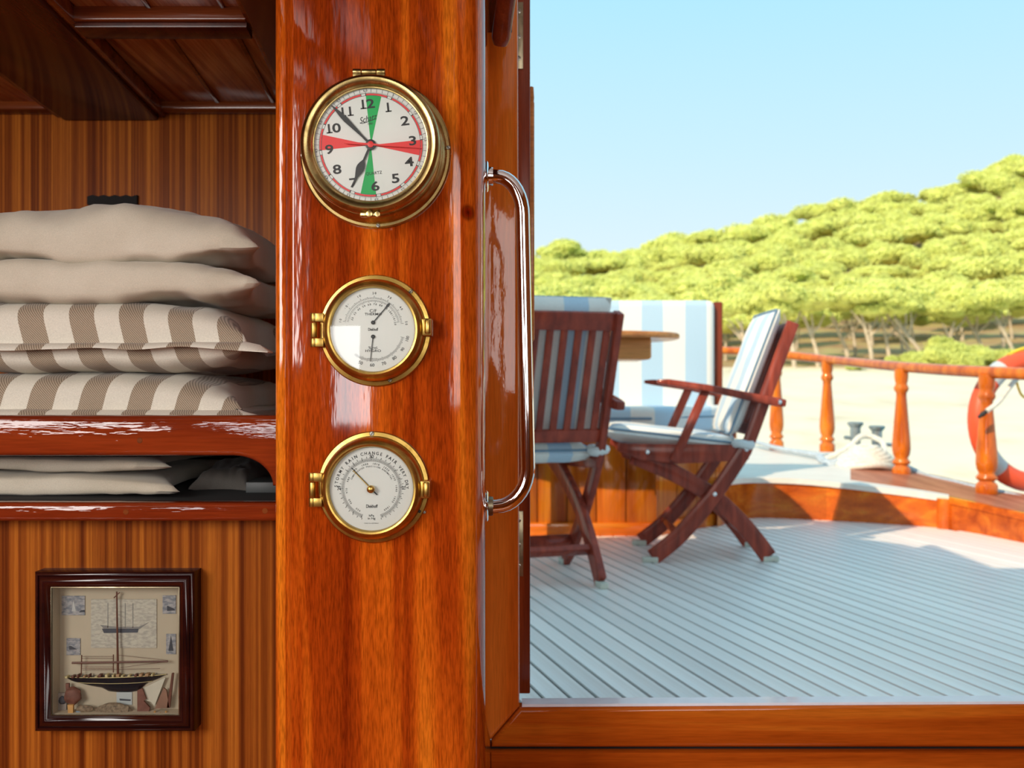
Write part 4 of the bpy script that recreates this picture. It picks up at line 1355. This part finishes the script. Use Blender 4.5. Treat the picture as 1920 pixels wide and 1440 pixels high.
def riser(i0, i1, top=-0.01, off=0.0, th=0.03):
    vs, fs = [], []
    for i in range(i0, i1 + 1):
        p = FRc[i]
        nrm = Vector((p.x, p.y, 0)).normalized()
        a = p + nrm * off; b = a + nrm * th
        for v, z in ((a, -0.02), (b, -0.02), (b, p.z + top), (a, p.z + top)):
            vs.append((v.x, v.y, z))
    m_ = i1 - i0
    for i in range(m_):
        a = i * 4
        for k in range(4): fs.append((a + k, a + (k + 1) % 4, a + 4 + (k + 1) % 4, a + 4 + k))
    fs.append((0, 1, 2, 3)); fs.append((m_ * 4 + 3, m_ * 4 + 2, m_ * 4 + 1, m_ * 4))
    b = bmesh.new()
    me = bpy.data.meshes.new('s'); me.from_pydata(vs, [], fs); b.from_mesh(me); bpy.data.meshes.remove(me)
    bmesh.ops.recalc_face_normals(b, faces=b.faces[:])
    return b
for (a, b) in ((0, iB), (iB, iC), (iC, iE)):
    schild('riser_board', riser(a, b), M['bulwark'])
bm = lathe(new(), [(0.034, 0), (0.034, FRc[iC].z - 0.005)], (FRc[iC].x - 0.012, FRc[iC].y + 0.02, 0), (0, 0, 1), 20)
schild('riser_end_post', bm, M['bulwark'])
# outer skin of the hull under the rail
vs, fs = [], []
for p in OUc:
    vs += [(p.x, p.y, 0.26), (p.x, p.y, -1.3)]
for i in range(len(OUc) - 1): fs.append((2 * i, 2 * i + 1, 2 * i + 3, 2 * i + 2))

# handrail and balusters
RL = [(1270, 655, 8.1), (1380, 658, 7.75), (1456, 664, 7.3), (1551, 674, 6.84), (1694, 688, 5.74), (1853, 698, 4.96)]
rp = catmull([D(a, b, c) for a, b, c in RL] + [Vector((2.60, 4.4, 0.715)), Vector((2.82, 3.6, 0.70)), Vector((3.1, 2.6, 0.69))], 8)
rail = thing('stern_railing', 'varnished wooden handrail on turned balusters around the stern', 'railing', tuple(D(1853, 926, 4.96)))
rb = new()
tube(rb, rp, 0.030, 14)
wchild('handrail', rb, M['rail'], rail, angle=60)
def base_z(px, py, Y): return ZC - (py - 720) / F * Y
bal = [(1456, 842, 7.27), (1551, 847, 6.84), (1690, 894, 5.74), (1850, 926, 4.96)]
for (px, py, Y) in bal:
    zb_ = base_z(px, py, Y)
    X = (px - 960) / F * Y
    cr_ = min(rp, key=lambda v: abs(v.y - Y))
    H = cr_.z - zb_ - 0.012
    pr = [(0.046, 0), (0.048, 0.004), (0.048, 0.045), (0.044, 0.055), (0.034, 0.066), (0.034, 0.072), (0.046, 0.082), (0.047, 0.092), (0.036, 0.106), (0.034, 0.114),
          (0.043, 0.135), (0.048, 0.17), (0.047, 0.21), (0.041, 0.29), (0.033, 0.40), (0.027, 0.48), (0.027, 0.505), (0.036, 0.52), (0.039, 0.535), (0.033, 0.55), (0.029, 0.56), (0.034, 0.58), (0.036, 0.60), (0.036, 0.65)]
    k = H / 0.65
    o = wchild('baluster', lathe(new(), [(r_ * 1.08, h_ * k) for r_, h_ in pr], (X, Y, zb_), (0, 0, 1), 24), M['rail'], rail, angle=50)

# life ring outside the rail
lr_c = D(1934, 790, 5.2)
LR, lt = 0.318, 0.052
life = thing('life_ring', 'orange-red life ring with grey reflective bands hanging outside the stern rail', 'life ring', tuple(lr_c - Vector((0, 0, LR + lt))))
ax = Vector((0.22, -1, 0.05)).normalized()
u = Vector((0, 0, 1)); u = (u - ax * u.dot(ax)).normalized(); v = ax.cross(u)
def lpt(t, r=LR): return lr_c + u * (math.cos(R(t)) * r) + v * (math.sin(R(t)) * r)
wchild('ring', tube(new(), [lpt(t) for t in range(0, 360, 6)], lt, 16, closed=True), M['buoy'], life, angle=70)
for t0 in (32, 122, 212, 302):
    wchild('reflective_band', tube(new(), [lpt(t) for t in range(t0, t0 + 19, 3)], lt * 1.03, 16, cap=False), M['band'], life, angle=70)
gl = [lpt(t, LR + lt * 0.95 + 0.030 * math.sin(R((t - 290) * 2.0))) for t in range(290, 381, 5)]
wchild('grab_line', tube(new(), gl, 0.009, 8), M['yellow'], life)
la = [D(1834, 783, 4.84), D(1850, 771, 4.83), D(1872, 754, 4.86), D(1890, 730, 4.88), D(1905, 712, 4.9), D(1930, 690, 4.93)]
lan = thing('safety_lanyard', 'white lanyard with a black clip tied slantwise across the baluster', 'rope', tuple(la[0]))
wchild('cord', tube(new(), catmull(la[1:], 5), 0.012, 10), M['rope'], lan)
wchild('clip', tube(new(), [la[0], la[0].lerp(la[1], 0.5), la[1].lerp(la[2], 0.3)], [0.007, 0.012, 0.009], 10), M['black'], lan)
la2 = [D(1905, 712, 4.9), D(1915, 740, 4.95), D(1935, 752, 5.0)]
wchild('yellow_tail', tube(new(), catmull(la2, 5), 0.006, 8), M['yellow'], lan)

# bollard and ropes on the stern deck
def deckz(px, py):            # height of the raised deck near a pixel column
    return FRc[split_idx(px)].z
BY = 6.25
bz = ZC - (858 - 720) / F * BY
bol = thing('twin_bollard', 'galvanised twin bollard with side pins rising from the rope heap', 'bollard', ((1624 - 960) / F * BY, BY, bz))
for px_, top_, r_ in ((1608, 793, 0.032), (1642, 799, 0.032)):
    p = Vector(((px_ - 960) / F * BY, BY + (0.04 if px_ == 1608 else -0.02), bz))
    hgt = ZC - (top_ - 720) / F * BY - bz
    wchild('post', lathe(new(), [(r_, -0.04), (r_, hgt - 0.03), (r_ * 1.5, hgt - 0.012), (r_ * 1.55, hgt), (r_ * 1.3, hgt + 0.004), (0, hgt + 0.004)], p, (0, 0, 1), 20), M['galv'], bol)
bm = tube(new(), [D(1583, 820, BY + 0.04), D(1608, 822, BY + 0.04)], 0.012, 10)
wchild('side_pin', bm, M['galv'], bol)
wchild('side_pin', tube(new(), [D(1642, 832, BY - 0.02), D(1672, 834, BY - 0.02)], 0.012, 10), M['galv'], bol)
bm = new(); bx(bm, (1590 - 960) / F * BY, (1660 - 960) / F * BY, BY - 0.07, BY + 0.09, bz - 0.05, bz - 0.02, 0.004)
wchild('base_plate', bm, M['galv'], bol)
heap = thing('coiled_mooring_rope', 'heap of pale mooring rope coiled around the bollard foot', 'rope', tuple(D(1625, 880, 5.95)))
random.seed(11)
zt0 = FRc[split_idx(1625)].z
hc = Vector(((1622 - 960) / F * 5.98, 5.98, zt0))
for k_ in range(7):
    r0 = 0.20 - 0.018 * k_
    pts = []
    for t in range(0, 360, 15):
        rr = r0 * (1 + 0.10 * math.sin(R(t * 2 + k_ * 50)))
        pts.append(hc + Vector((rr * math.cos(R(t)) * 0.82, rr * math.sin(R(t)) * 0.8, 0.018 + 0.016 * k_ + 0.008 * math.sin(R(3 * t + 40 * k_)))))
    wchild('rope_turn', tube(new(), pts, 0.019, 8, closed=True), M['rope'], heap)
pts = [D(1545, 862, 6.2), D(1572, 850, 6.15), D(1596, 835, 6.15), D(1613, 819, 6.17), D(1630, 818, 6.18), D(1642, 822, 6.15), D(1655, 830, 6.1), D(1660, 850, 6.0)]
wchild('rope_tail', tube(new(), catmull(pts, 6), 0.018, 8), M['rope'], heap)
for off in (0, 1):
    pts = [D(1536 + 10 * off, 858 + 6 * off, 6.15), D(1552, 868 + 4 * off, 6.0), D(1580, 866, 5.98), D(1596, 862, 6.0)]
    wchild('rope_tail', tube(new(), catmull(pts, 6), 0.022, 8), M['rope_grey'], heap)
def warp(name, px_pts, label, mat='rope_grey', r=0.016):
    pts = [D(a, b, c) for a, b, c in px_pts]
    tag(obj(name, tube(new(), catmull(pts, 8), r, 8), M[mat], angle=70), label, 'rope')
warp('deck_line', [(1410, 826, 7.6), (1450, 838, 7.0), (1500, 848, 6.6), (1545, 856, 6.25)], 'speckled mooring line leading from the settee end to the rope heap')
warp('deck_line', [(1700, 875, 6.0), (1740, 893, 5.7), (1790, 905, 5.45), (1830, 915, 5.25), (1880, 925, 5.07), (1960, 945, 4.85), (2050, 965, 4.6)], 'speckled mooring line along the covering board past the life ring')

# settee
SFY = 4.46
settee = thing('stern_settee', 'built-in stern settee with striped cushions on a varnished planked base', 'settee', (0.3, SFY, 0))
xs = -0.55
n_pl = 9
edges = [xs + (0.645 - xs) * i / n_pl for i in range(n_pl + 1)]
for a, b in zip(edges, edges[1:]):
    bm = new(); bx(bm, a + 0.002, b - 0.002, SFY + 0.012, SFY + 0.04, 0.05, 0.42, 0.003)
    wchild('base_plank', bm, M['settee'], settee)
d0, d1 = Vector((0.645, SFY + 0.012)), Vector((1.10, 4.93))
for i in range(4):
    a, b = d0.lerp(d1, i / 4 + 0.004), d0.lerp(d1, (i + 1) / 4 - 0.004)
    nn = Vector((-(d1 - d0).y, (d1 - d0).x)).normalized() * 0.028
    bm = prism(new(), [tuple(a), tuple(b), tuple(b + nn), tuple(a + nn)], 'z', 0.05, 0.42, 0.003)
    wchild('base_plank', bm, M['settee'], settee)
bm = prism(new(), [(xs, SFY + 0.04), (0.64, SFY + 0.04), (1.075, 4.96), (1.06, 4.99), (0.62, SFY + 0.06), (xs, SFY + 0.06)], 'z', 0.0, 0.42)
wchild('base_backing', bm, M['void'], settee)
bm = new(); bx(bm, xs, 0.655, SFY - 0.008, SFY + 0.03, -0.004, 0.058, 0.006)
wchild('kick_board', bm, M['bulwark'], settee)
a, b = Vector((0.65, SFY - 0.008)), Vector((1.12, 4.92))
bm = prism(new(), [tuple(a), tuple(b), (b.x - 0.03, b.y + 0.03), (a.x - 0.02, a.y + 0.04)], 'z', -0.004, 0.058, 0.005)
wchild('kick_board', bm, M['bulwark'], settee)
bm = prism(new(), [(xs, SFY), (0.66, SFY), (1.11, 4.92), (1.11, 5.2), (xs, 5.2)], 'z', 0.41, 0.44, 0.004)
wchild('seat_board', bm, M['settee'], settee)
def uv_box(o, axis_fn):
    me = o.data
    ul = me.uv_layers.new(name='UVMap')
    for lp in me.loops:
        co = me.vertices[lp.vertex_index].co
        ul.data[lp.index].uv = (axis_fn(co) + 10.0, 0)
bm = prism(new(), [(xs, SFY - 0.01), (0.63, SFY - 0.01), (1.06, 4.90), (1.06, 5.0), (xs, 5.0)], 'z', 0.44, 0.575, 0.03, 4)
o = wchild('seat_cushion', bm, M['deck_stripe'], settee, angle=60)
uv_box(o, lambda c: c.x)
bm = new(); bx(bm, xs, 1.005, 4.92, 5.04, 0.55, 1.095, 0.032, 4)
o = wchild('back_cushion', bm, M['deck_stripe'], settee, angle=60)
uv_box(o, lambda c: c.x)
bm = new(); bx(bm, 1.006, 1.05, 4.96, 5.06, 0.40, 1.09, 0.006)
wchild('end_post', bm, M['leaf'], settee)
bm = new(); bx(bm, xs, 1.02, 5.04, 5.07, 0.40, 1.05, 0.004)
wchild('back_panel', bm, M['leaf'], settee)
wchild('piping', tube(new(), [(xs, SFY - 0.008, 0.525), (0.62, SFY - 0.010, 0.525), (1.06, 4.90, 0.525)], 0.006, 8), M['piping'], settee)

# table
TY = 4.12
tz = ZC - (627 - 720) / F * TY
table = thing('deck_table', 'oval varnished deck table with a drawer box beneath its top', 'table', (0.0, TY, 0))
pts = []
for t in range(0, 360, 8):
    c, s = math.cos(R(t)), math.sin(R(t))
    pts.append((-0.0 + 0.685 * math.copysign(abs(c) ** 0.75, c), TY + 0.36 * math.copysign(abs(s) ** 0.75, s)))
wchild('table_top', prism(new(), pts, 'z', tz - 0.024, tz, 0.008, 3), M['table'], table, angle=50)
bm = new(); bx(bm, -0.5, (1222 - 960) / F * (TY - 0.2), TY - 0.2, TY + 0.2, ZC - (674 - 720) / F * (TY - 0.2), tz - 0.02, 0.012, 3)
wchild('drawer_box', bm, M['table'], table)
wchild('pedestal', lathe(new(), [(0.17, 0), (0.17, 0.02), (0.06, 0.05), (0.05, 0.1), (0.05, tz - 0.09)], (-0.07, TY, 0), (0, 0, 1), 24), M['table'], table)

# folding chairs: local +x is forward, y across, z up
def make_chair():
    root = empty('folding_chair')
    WD = 0.41
    def sidebar(name, pts, w, h, y, bev=0.004, mat='chair'):
        p = [(a, y, c) for a, c in pts]
        return obj(name, bar(new(), p, w, h, (0, 1, 0), bev), M[mat], root, angle=40)
    for s in (-1, 1):
        yo = s * WD / 2
        pl_ = [(-0.078, 0.915), (0.00, 0.705), (0.075, 0.495), (0.105, 0.43), (0.20, 0.285), (0.29, 0.172), (0.37, 0.085), (0.455, 0.018)]
        sidebar('back_post_and_leg', [tuple(v)[:2] for v in [(q.x, q.y) for q in catmull([Vector((a, c, 0)) for a, c in pl_], 3)]], 0.024,
                [0.046] * 9 + [0.056] * 5 + [0.062] * 8, yo)
        yi = s * (WD / 2 - 0.030)
        lg = [(0.53, 0.405), (0.40, 0.352), (0.30, 0.300), (0.22, 0.250), (0.12, 0.158), (0.055, 0.082), (0.008, 0.018)]
        sidebar('rear_leg', [(q.x, q.y) for q in catmull([Vector((a, c, 0)) for a, c in lg], 3)], 0.026, 0.064, yi)
        sr = [(0.585, 0.440), (0.50, 0.421), (0.36, 0.414), (0.22, 0.417), (0.09, 0.420)]
        bm = bar(new(), [(a, yo - s * 0.003, c) for a, c in sr], 0.022, [0.030, 0.062, 0.075, 0.068, 0.055], (0, 1, 0), 0.004)
        obj('seat_rail', bm, M['chair'], root)
        ar = [(0.440, 0.690), (0.40, 0.687), (0.25, 0.665), (0.10, 0.634), (-0.01, 0.612), (-0.045, 0.607)]
        obj('armrest', bar(new(), [(a, yo + s * 0.022, c) for a, c in ar], [0.030, 0.052, 0.056, 0.048, 0.036, 0.030], [0.014, 0.024, 0.026, 0.030, 0.034, 0.028], (0, 1, 0), 0.006), M['chair'], root)
        obj('arm_support', bar(new(), [(0.255, yo + s * 0.014, 0.655), (0.375, yo + s * 0.014, 0.385)], 0.018, 0.034, (0, 1, 0), 0.004), M['chair'], root)
        for (a, c) in ((0.22, 0.262), (0.365, 0.400), (0.10, 0.432), (-0.018, 0.612), (0.475, 0.421)):
            obj('bolt', lathe(new(), [(0.008, 0), (0.008, 0.002), (0.004, 0.004), (0, 0.004)], (a, yo + s * 0.012 if a != -0.018 else yo + s * 0.042, c), (0, s, 0), 12), M['chrome'], root)
        for (a, yy) in ((0.463, yo), (0.0, yi)):
            bm = new(); bx(bm, a - 0.030, a + 0.030, yy - 0.014, yy + 0.014, 0.0, 0.022, 0.004)
            obj('foot_cap', bm, M['rubber'], root)
    # cross pieces
    bm = bar(new(), [(-0.066, -WD / 2 + 0.01, 0.885), (-0.066, WD / 2 - 0.01, 0.885)], 0.020, 0.062, Vector((0.94, 0, 0.33)), 0.004)
    obj('top_rail', bm, M['chair'], root)
    bm = bar(new(), [(0.073, -WD / 2 + 0.01, 0.505), (0.073, WD / 2 - 0.01, 0.505)], 0.020, 0.046, Vector((0.94, 0, 0.33)), 0.004)
    obj('lower_back_rail', bm, M['chair'], root)
    for i in range(8):
        y = -WD / 2 + 0.034 + (WD - 0.068) * i / 7
        bm = bar(new(), [(-0.058, y, 0.865), (0.067, y, 0.52)], 0.024, 0.012, (0, 1, 0), 0.002)
        obj('slat', bm, M['chair'], root)
    obj('front_rail', bar(new(), [(0.555, -WD / 2, 0.425), (0.555, WD / 2, 0.425)], 0.022, 0.038, (1, 0, 0), 0.004), M['chair'], root)
    obj('leg_stretcher', bar(new(), [(0.085, -WD / 2 + 0.03, 0.115), (0.085, WD / 2 - 0.03, 0.115)], 0.022, 0.045, (0.6, 0, 0.8), 0.004), M['chair'], root)
    obj('leg_stretcher', bar(new(), [(0.355, -WD / 2, 0.105), (0.355, WD / 2, 0.105)], 0.022, 0.045, (0.6, 0, -0.8), 0.004), M['chair'], root)
    # cushions
    def cushion(name, org, ux, uz, L, wd, th):
        """pad in the plane spanned by ux (length) and world y, thickness along uz"""
        b = new()
        n1, n2 = 22, 16
        org, ux, uz = Vector(org), Vector(ux).normalized(), Vector(uz).normalized()
        grid = {}
        for side in (0, 1):
            for i in range(n1 + 1):
                for j in range(n2 + 1):
                    s, t = -1 + 2 * i / n1, -1 + 2 * j / n2
                    q = (max(0, 1 - abs(s) ** 8) * max(0, 1 - abs(t) ** 8)) ** 0.5
                    h_ = th / 2 * q * (1 if side else -1)
                    w = 0.004 * noise.noise(Vector((s * 3, t * 3, side * 4)))
                    grid[side, i, j] = b.verts.new(org + ux * (L * (s + 1) / 2) + Vector((0, t * wd / 2, 0)) + uz * (h_ + w * q))
        for side in (0, 1):
            for i in range(n1):
                for j in range(n2):
                    f_ = [grid[side, i, j], grid[side, i + 1, j], grid[side, i + 1, j + 1], grid[side, i, j + 1]]
                    b.faces.new(f_)
        bmesh.ops.remove_doubles(b, verts=b.verts[:], dist=0.0002)
        o = obj(name, b, M['deck_stripe2'], root, angle=70)
        uv_box(o, lambda c: c.y)
        # piping around the edge
        pp = []
        for s, t in [(-1 + 0.1 * i, -1) for i in range(20)] + [(1, -1 + 0.1 * i) for i in range(20)] + [(1 - 0.1 * i, 1) for i in range(20)] + [(-1, 1 - 0.1 * i) for i in range(20)]:
            pp.append(org + ux * (L * (s * 0.985 + 1) / 2) + Vector((0, t * wd / 2 * 0.985, 0)) + uz * (th * 0.18))
        obj('piping', tube(new(), pp, 0.004, 6, closed=True), M['piping'], o)
        return o
    cushion('seat_cushion', (0.112, 0, 0.438), (1, 0, 0.115), (-0.115, 0, 1), 0.515, WD - 0.03, 0.078)
    bdir = Vector((-0.078 - 0.105, 0, 0.915 - 0.43)).normalized()
    bn = Vector((bdir.z, 0, -bdir.x))
    cushion('back_cushion', Vector((0.118, 0, 0.47)) + bn * 0.036, bdir, bn, 0.515, WD - 0.01, 0.058)
    for s in (-1, 1):
        pts = [Vector((0.11 + 0.030 * math.cos(R(t)), s * WD / 2 + 0.024 * math.sin(R(t)), 0.452 + 0.004 * math.sin(R(t * 2)))) for t in range(0, 360, 30)]
        obj('cushion_tie', tube(new(), pts, 0.017, 8, closed=True), M['canvas'], root)
    return root
M['deck_stripe2'] = fabric('blue_striped_chair_canvas', cols=((0.52, 0.68, 0.82), (0.88, 0.87, 0.82)), period=0.19, off=0.974, duty=0.45, weave=400)
ch2 = make_chair()
tag(ch2, 'mahogany folding armchair standing side-on with a sunlit striped cushion', 'chair', 'folding deck chairs')
ch2.location = (0.995, 3.99, 0)
ch2.rotation_euler = (0, 0, PI - R(1.5))
ch1 = copy_tree(ch2)
tag(ch1, 'mahogany folding armchair turned with its slatted back towards the door', 'chair', 'folding deck chairs')
yaw = math.atan2(TH.y, TH.x)
ch1.rotation_euler = (0, 0, yaw)
fw = Vector((math.cos(yaw), math.sin(yaw), 0)); lf = Vector((-fw.y, fw.x, 0))
rr = G(1128, 1102)
ch1.location = rr + lf * (0.205 - 0.030)

# ================================================================== SHORE AND HILL
SEA = -1.55
bm = new()
bmesh.ops.create_grid(bm, x_segments=2, y_segments=2, size=400)
sea = struct('sea', bm, M['sea'], 'calm sea around the boat')
sea.location = (0, 0, SEA)
# beach
def beach_z(x, y):
    t = (y - 15) / 39.0
    z = SEA - 0.25 + 3.6 * max(0, t) ** 0.8 if t > 0 else SEA - 0.25 + t * 3
    return z + 0.25 * noise.noise(Vector((x * 0.12, y * 0.12, 0))) * min(1, max(0, t) * 3)
vs, fs = [], []
nx2, ny2 = 90, 44
for j in range(ny2 + 1):
    y = 11 + 47 * j / ny2
    for i in range(nx2 + 1):
        x = -60 + 160 * i / nx2
        vs.append((x, y, beach_z(x, y)))
for j in range(ny2):
    for i in range(nx2):
        a = j * (nx2 + 1) + i
        fs.append((a, a + 1, a + nx2 + 2, a + nx2 + 1))
struct('beach', (vs, fs), M['sand'], 'pale sandy beach rising behind the stern rail', angle=180)
SIL = [(-1500, 480), (600, 500), (1000, 492), (1075, 474), (1120, 490), (1180, 484), (1240, 474), (1330, 440), (1400, 425), (1460, 415), (1530, 390), (1600, 377), (1690, 372), (1740, 362), (1800, 340), (1870, 315), (1920, 302), (2100, 262), (2500, 200), (3600, 200)]
def sil(px):
    for (a, b), (c, d) in zip(SIL, SIL[1:]):
        if a <= px <= c: return b + (d - b) * (px - a) / (c - a)
    return 480
Y0, Y1 = 50.0, 165.0
def hill(px, t):
    Y = Y0 + (Y1 - Y0) * t
    top = sil(px) + 5.0 / Y1 * F * 0.9
    py = 694 + (top - 694) * (t ** 0.85 if t > 0 else 0)
    v = D(px, py, Y)
    v.z += 0.3 * noise.noise(Vector((v.x * 0.05, v.y * 0.05, 3)))
    return v
vs, fs = [], []
cols = [-1400 + 80 * i for i in range(63)]
ny3 = 26
for j in range(ny3 + 1):
    for px in cols:
        vs.append(hill(px, j / ny3))
for px in cols:
    v = hill(px, 1.0)
    vs.append((v.x * 1.3, v.y * 1.3, v.z * 0.5))
w_ = len(cols)
for j in range(ny3 + 1):
    for i in range(w_ - 1):
        a = j * w_ + i
        fs.append((a, a + 1, a + w_ + 1, a + w_))
struct('hillside', (vs, fs), M['soil'], 'wooded hillside of reddish soil', angle=180)

def crown_mesh(sd, rx, rz, nblob, flat=0.6, tufts=3400):
    random.seed(sd)
    b = new()
    lumps = []
    for k_ in range(nblob):
        a = random.uniform(0, 2 * PI); d_ = rx * math.sqrt(random.random()) * 0.75 if k_ else 0
        r_ = random.uniform(0.36, 0.55) * rx * (0.8 if d_ > rx * 0.5 else 1)
        c = Vector((d_ * math.cos(a), d_ * math.sin(a), random.uniform(-0.35, 0.35) * rz + rz * 0.3 * (1 - d_ / rx)))
        lumps.append((c, r_))
        q = new()
        bmesh.ops.create_icosphere(q, subdivisions=2, radius=0.80)
        for v in q.verts:
            n1 = noise.noise(v.co * 1.8 + Vector((sd * 3 + k_, 0, 0)))
            v.co = c + Vector((v.co.x * r_, v.co.y * r_, v.co.z * r_ * flat)) * (1 + 0.28 * n1)
        merge(b, q)
    # needle tufts over the lumps
    vs, fs = [], []
    ico = new(); bmesh.ops.create_icosphere(ico, subdivisions=1, radius=1.0)
    iv = [v.co.copy() for v in ico.verts]; ifs = [[v.index for v in f.verts] for f in ico.faces]; ico.free()
    iv = [Vector(p) for p in ((1, 0, 0), (-1, 0, 0), (0, 1, 0), (0, -1, 0), (0, 0, 1), (0, 0, -1))]
    ifs = [(0, 2, 4), (2, 1, 4), (1, 3, 4), (3, 0, 4), (2, 0, 5), (1, 2, 5), (3, 1, 5), (0, 3, 5)]
    for k_ in range(tufts):
        c, r_ = random.choice(lumps)
        z = random.uniform(-0.35, 1.0); a = random.uniform(0, 2 * PI); w = math.sqrt(1 - min(1, z * z))
        p = c + Vector((w * math.cos(a) * r_, w * math.sin(a) * r_, z * r_ * flat)) * random.uniform(0.78, 1.22)
        s_ = random.uniform(0.022, 0.060) * rx
        base = len(vs)
        for v in iv:
            k2 = s_ * random.uniform(0.6, 1.5)
            vs.append((p.x + v.x * k2, p.y + v.y * k2, p.z + v.z * k2 * 0.75))
        fs += [[i + base for i in f] for f in ifs]
    t_ = bpy.data.meshes.new('t'); t_.from_pydata(vs, [], fs)
    b.from_mesh(t_); bpy.data.meshes.remove(t_)
    me = bpy.data.meshes.new('crown')
    b.to_mesh(me); b.free()
    finish(me, True, 180)
    me.materials.append(M['crown'])
    return me
def trunk_mesh(sd, H, r0, lean, forks=2):
    random.seed(sd)
    b = new()
    top = Vector((lean, random.uniform(-0.3, 0.3), H))
    pts = [Vector((0, 0, -0.6)), Vector((lean * 0.12, 0, H * 0.3)), Vector((lean * 0.5, 0.1, H * 0.65)), top]
    c = catmull(pts, 4)
    tube(b, c, [r0 * (1 - 0.55 * i / (len(c) - 1)) for i in range(len(c))], 8)
    for k_ in range(forks):
        s = c[int(len(c) * random.uniform(0.55, 0.75))]
        e_ = s + Vector((random.uniform(-1.2, 1.2), random.uniform(-0.8, 0.8), random.uniform(0.9, 1.7)))
        tube(b, [s, s.lerp(e_, 0.5) + Vector((0.1, 0, -0.08)), e_], [r0 * 0.5, r0 * 0.4, r0 * 0.2], 6)
    me = bpy.data.meshes.new('trunk')
    b.to_mesh(me); b.free()
    finish(me, True, 60)
    me.materials.append(M['trunk'])
    return me
crowns = [crown_mesh(i + 1, 2.9, 1.35, 12, 0.62) for i in range(6)]
trunks = [trunk_mesh(i + 20, 2.9, 0.15, random.uniform(-0.5, 0.5)) for i in range(4)]
def tree(p, k_, tk, s, rz, label, group, H=2.9, lean=(0, 0), name='pine_tree'):
    root = thing(name, label, 'tree', tuple(p), rz, group)
    root.scale = (s, s, s * random.uniform(0.9, 1.1))
    c = bpy.data.objects.new('crown', crowns[k_]); C.objects.link(c); c.parent = root
    c.location = (lean[0], lean[1], H + 0.55)
    if H > 3: c.scale = (0.68, 0.68, 0.62)
    c.rotation_euler = (0, 0, random.uniform(0, 6.28))
    t = bpy.data.objects.new('trunk', tk); C.objects.link(t); t.parent = root
    return root
random.seed(5)
cnt = 0
t = 0.05
row = 0
while t < 1.0:
    Y = Y0 + (Y1 - Y0) * t
    step = (2.9 + 2.1 * t) / Y * F
    px = 740 + (row % 2) * step / 2
    while px < 2090:
        if cnt < 299:
            tt = min(1, max(0.02, t + random.uniform(-0.02, 0.02)))
            p = hill(px + random.uniform(-0.3, 0.3) * step, tt) - Vector((0, 0, 0.9 if t > 0.12 else 0.2))
            s = random.uniform(0.82, 1.18) * (0.66 + 0.62 * t)
            tree(p, random.randrange(6), trunks[random.randrange(4)], s, 0, *(('rounded green pine on the crest of the hillside against the sky', 'pines on the crest') if t > 0.9 else ('rounded green pine half way up the wooded hillside', 'pines on the slope') if t > 0.3 else ('rounded green pine low on the hillside just behind the bare-trunked pines', 'pines at the foot of the hill')))
            cnt += 1
        px += step * random.uniform(0.8, 1.2)
    t += 0.0675
    row += 1
# front row with bare leaning trunks
front = [(1490, 640, -0.7, 1.0), (1535, 690, -0.9, 1.0), (1592, 690, -1.0, 1.05), (1636, 692, -0.7, 1.0), (1668, 690, -0.5, 0.95), (1712, 690, -1.6, 1.1), (1735, 690, -1.9, 1.05), (1780, 690, 0.2, 1.0),
         (1850, 685, -1.3, 1.0), (1905, 690, -1.2, 1.0), (1440, 690, 0.4, 0.9), (1400, 692, -0.4, 0.9), (1965, 690, -0.8, 1.0)]
for i, (px, py, lean, s) in enumerate(front):
    p = D(px, 693, 49.5 + (i % 3) * 0.8)
    tk = trunk_mesh(60 + i, 3.2, 0.15, lean, 3)
    tree(p, i % 6, tk, s * 0.82, 0, 'front-row pine with a bare pale leaning trunk at the beach edge', 'bare-trunked pines at the beach edge', 3.3, (lean, 0))
# shrubs on the sand
sm = crown_mesh(40, 1.0, 0.6, 6, 0.75)
sm.materials.clear(); sm.materials.append(M['shrub'])
for i, (px, py, Y, s) in enumerate(((1700, 668, 47, 0.9), (1755, 655, 46.5, 1.25), (1800, 662, 46, 1.3), (1845, 660, 47, 1.15), (1885, 668, 46, 1.0), (1935, 665, 47, 1.2), (1610, 690, 47, 0.55), (1400, 690, 47, 0.6), (1775, 640, 48.5, 1.3), (1990, 668, 46, 1.2))):
    r_ = thing('beach_shrub', 'low yellow-green shrub growing on the sand below the pines', 'shrub', (0, 0, 0), 0, 'shrubs along the beach')
    p = D(px, py, Y)
    r_.location = (p.x, p.y, max(p.z - 0.9 * s, beach_z(p.x, p.y) - 0.1))
    r_.scale = (s, s, s)
    o = bpy.data.objects.new('foliage', sm); C.objects.link(o); o.parent = r_
    o.location = (0, 0, 0.5)
    o.rotation_euler = (0, 0, i * 1.3)
    b = bpy.data.objects.new('stem', trunks[i % 4]); C.objects.link(b); b.parent = r_
    b.scale = (0.25, 0.25, 0.2)
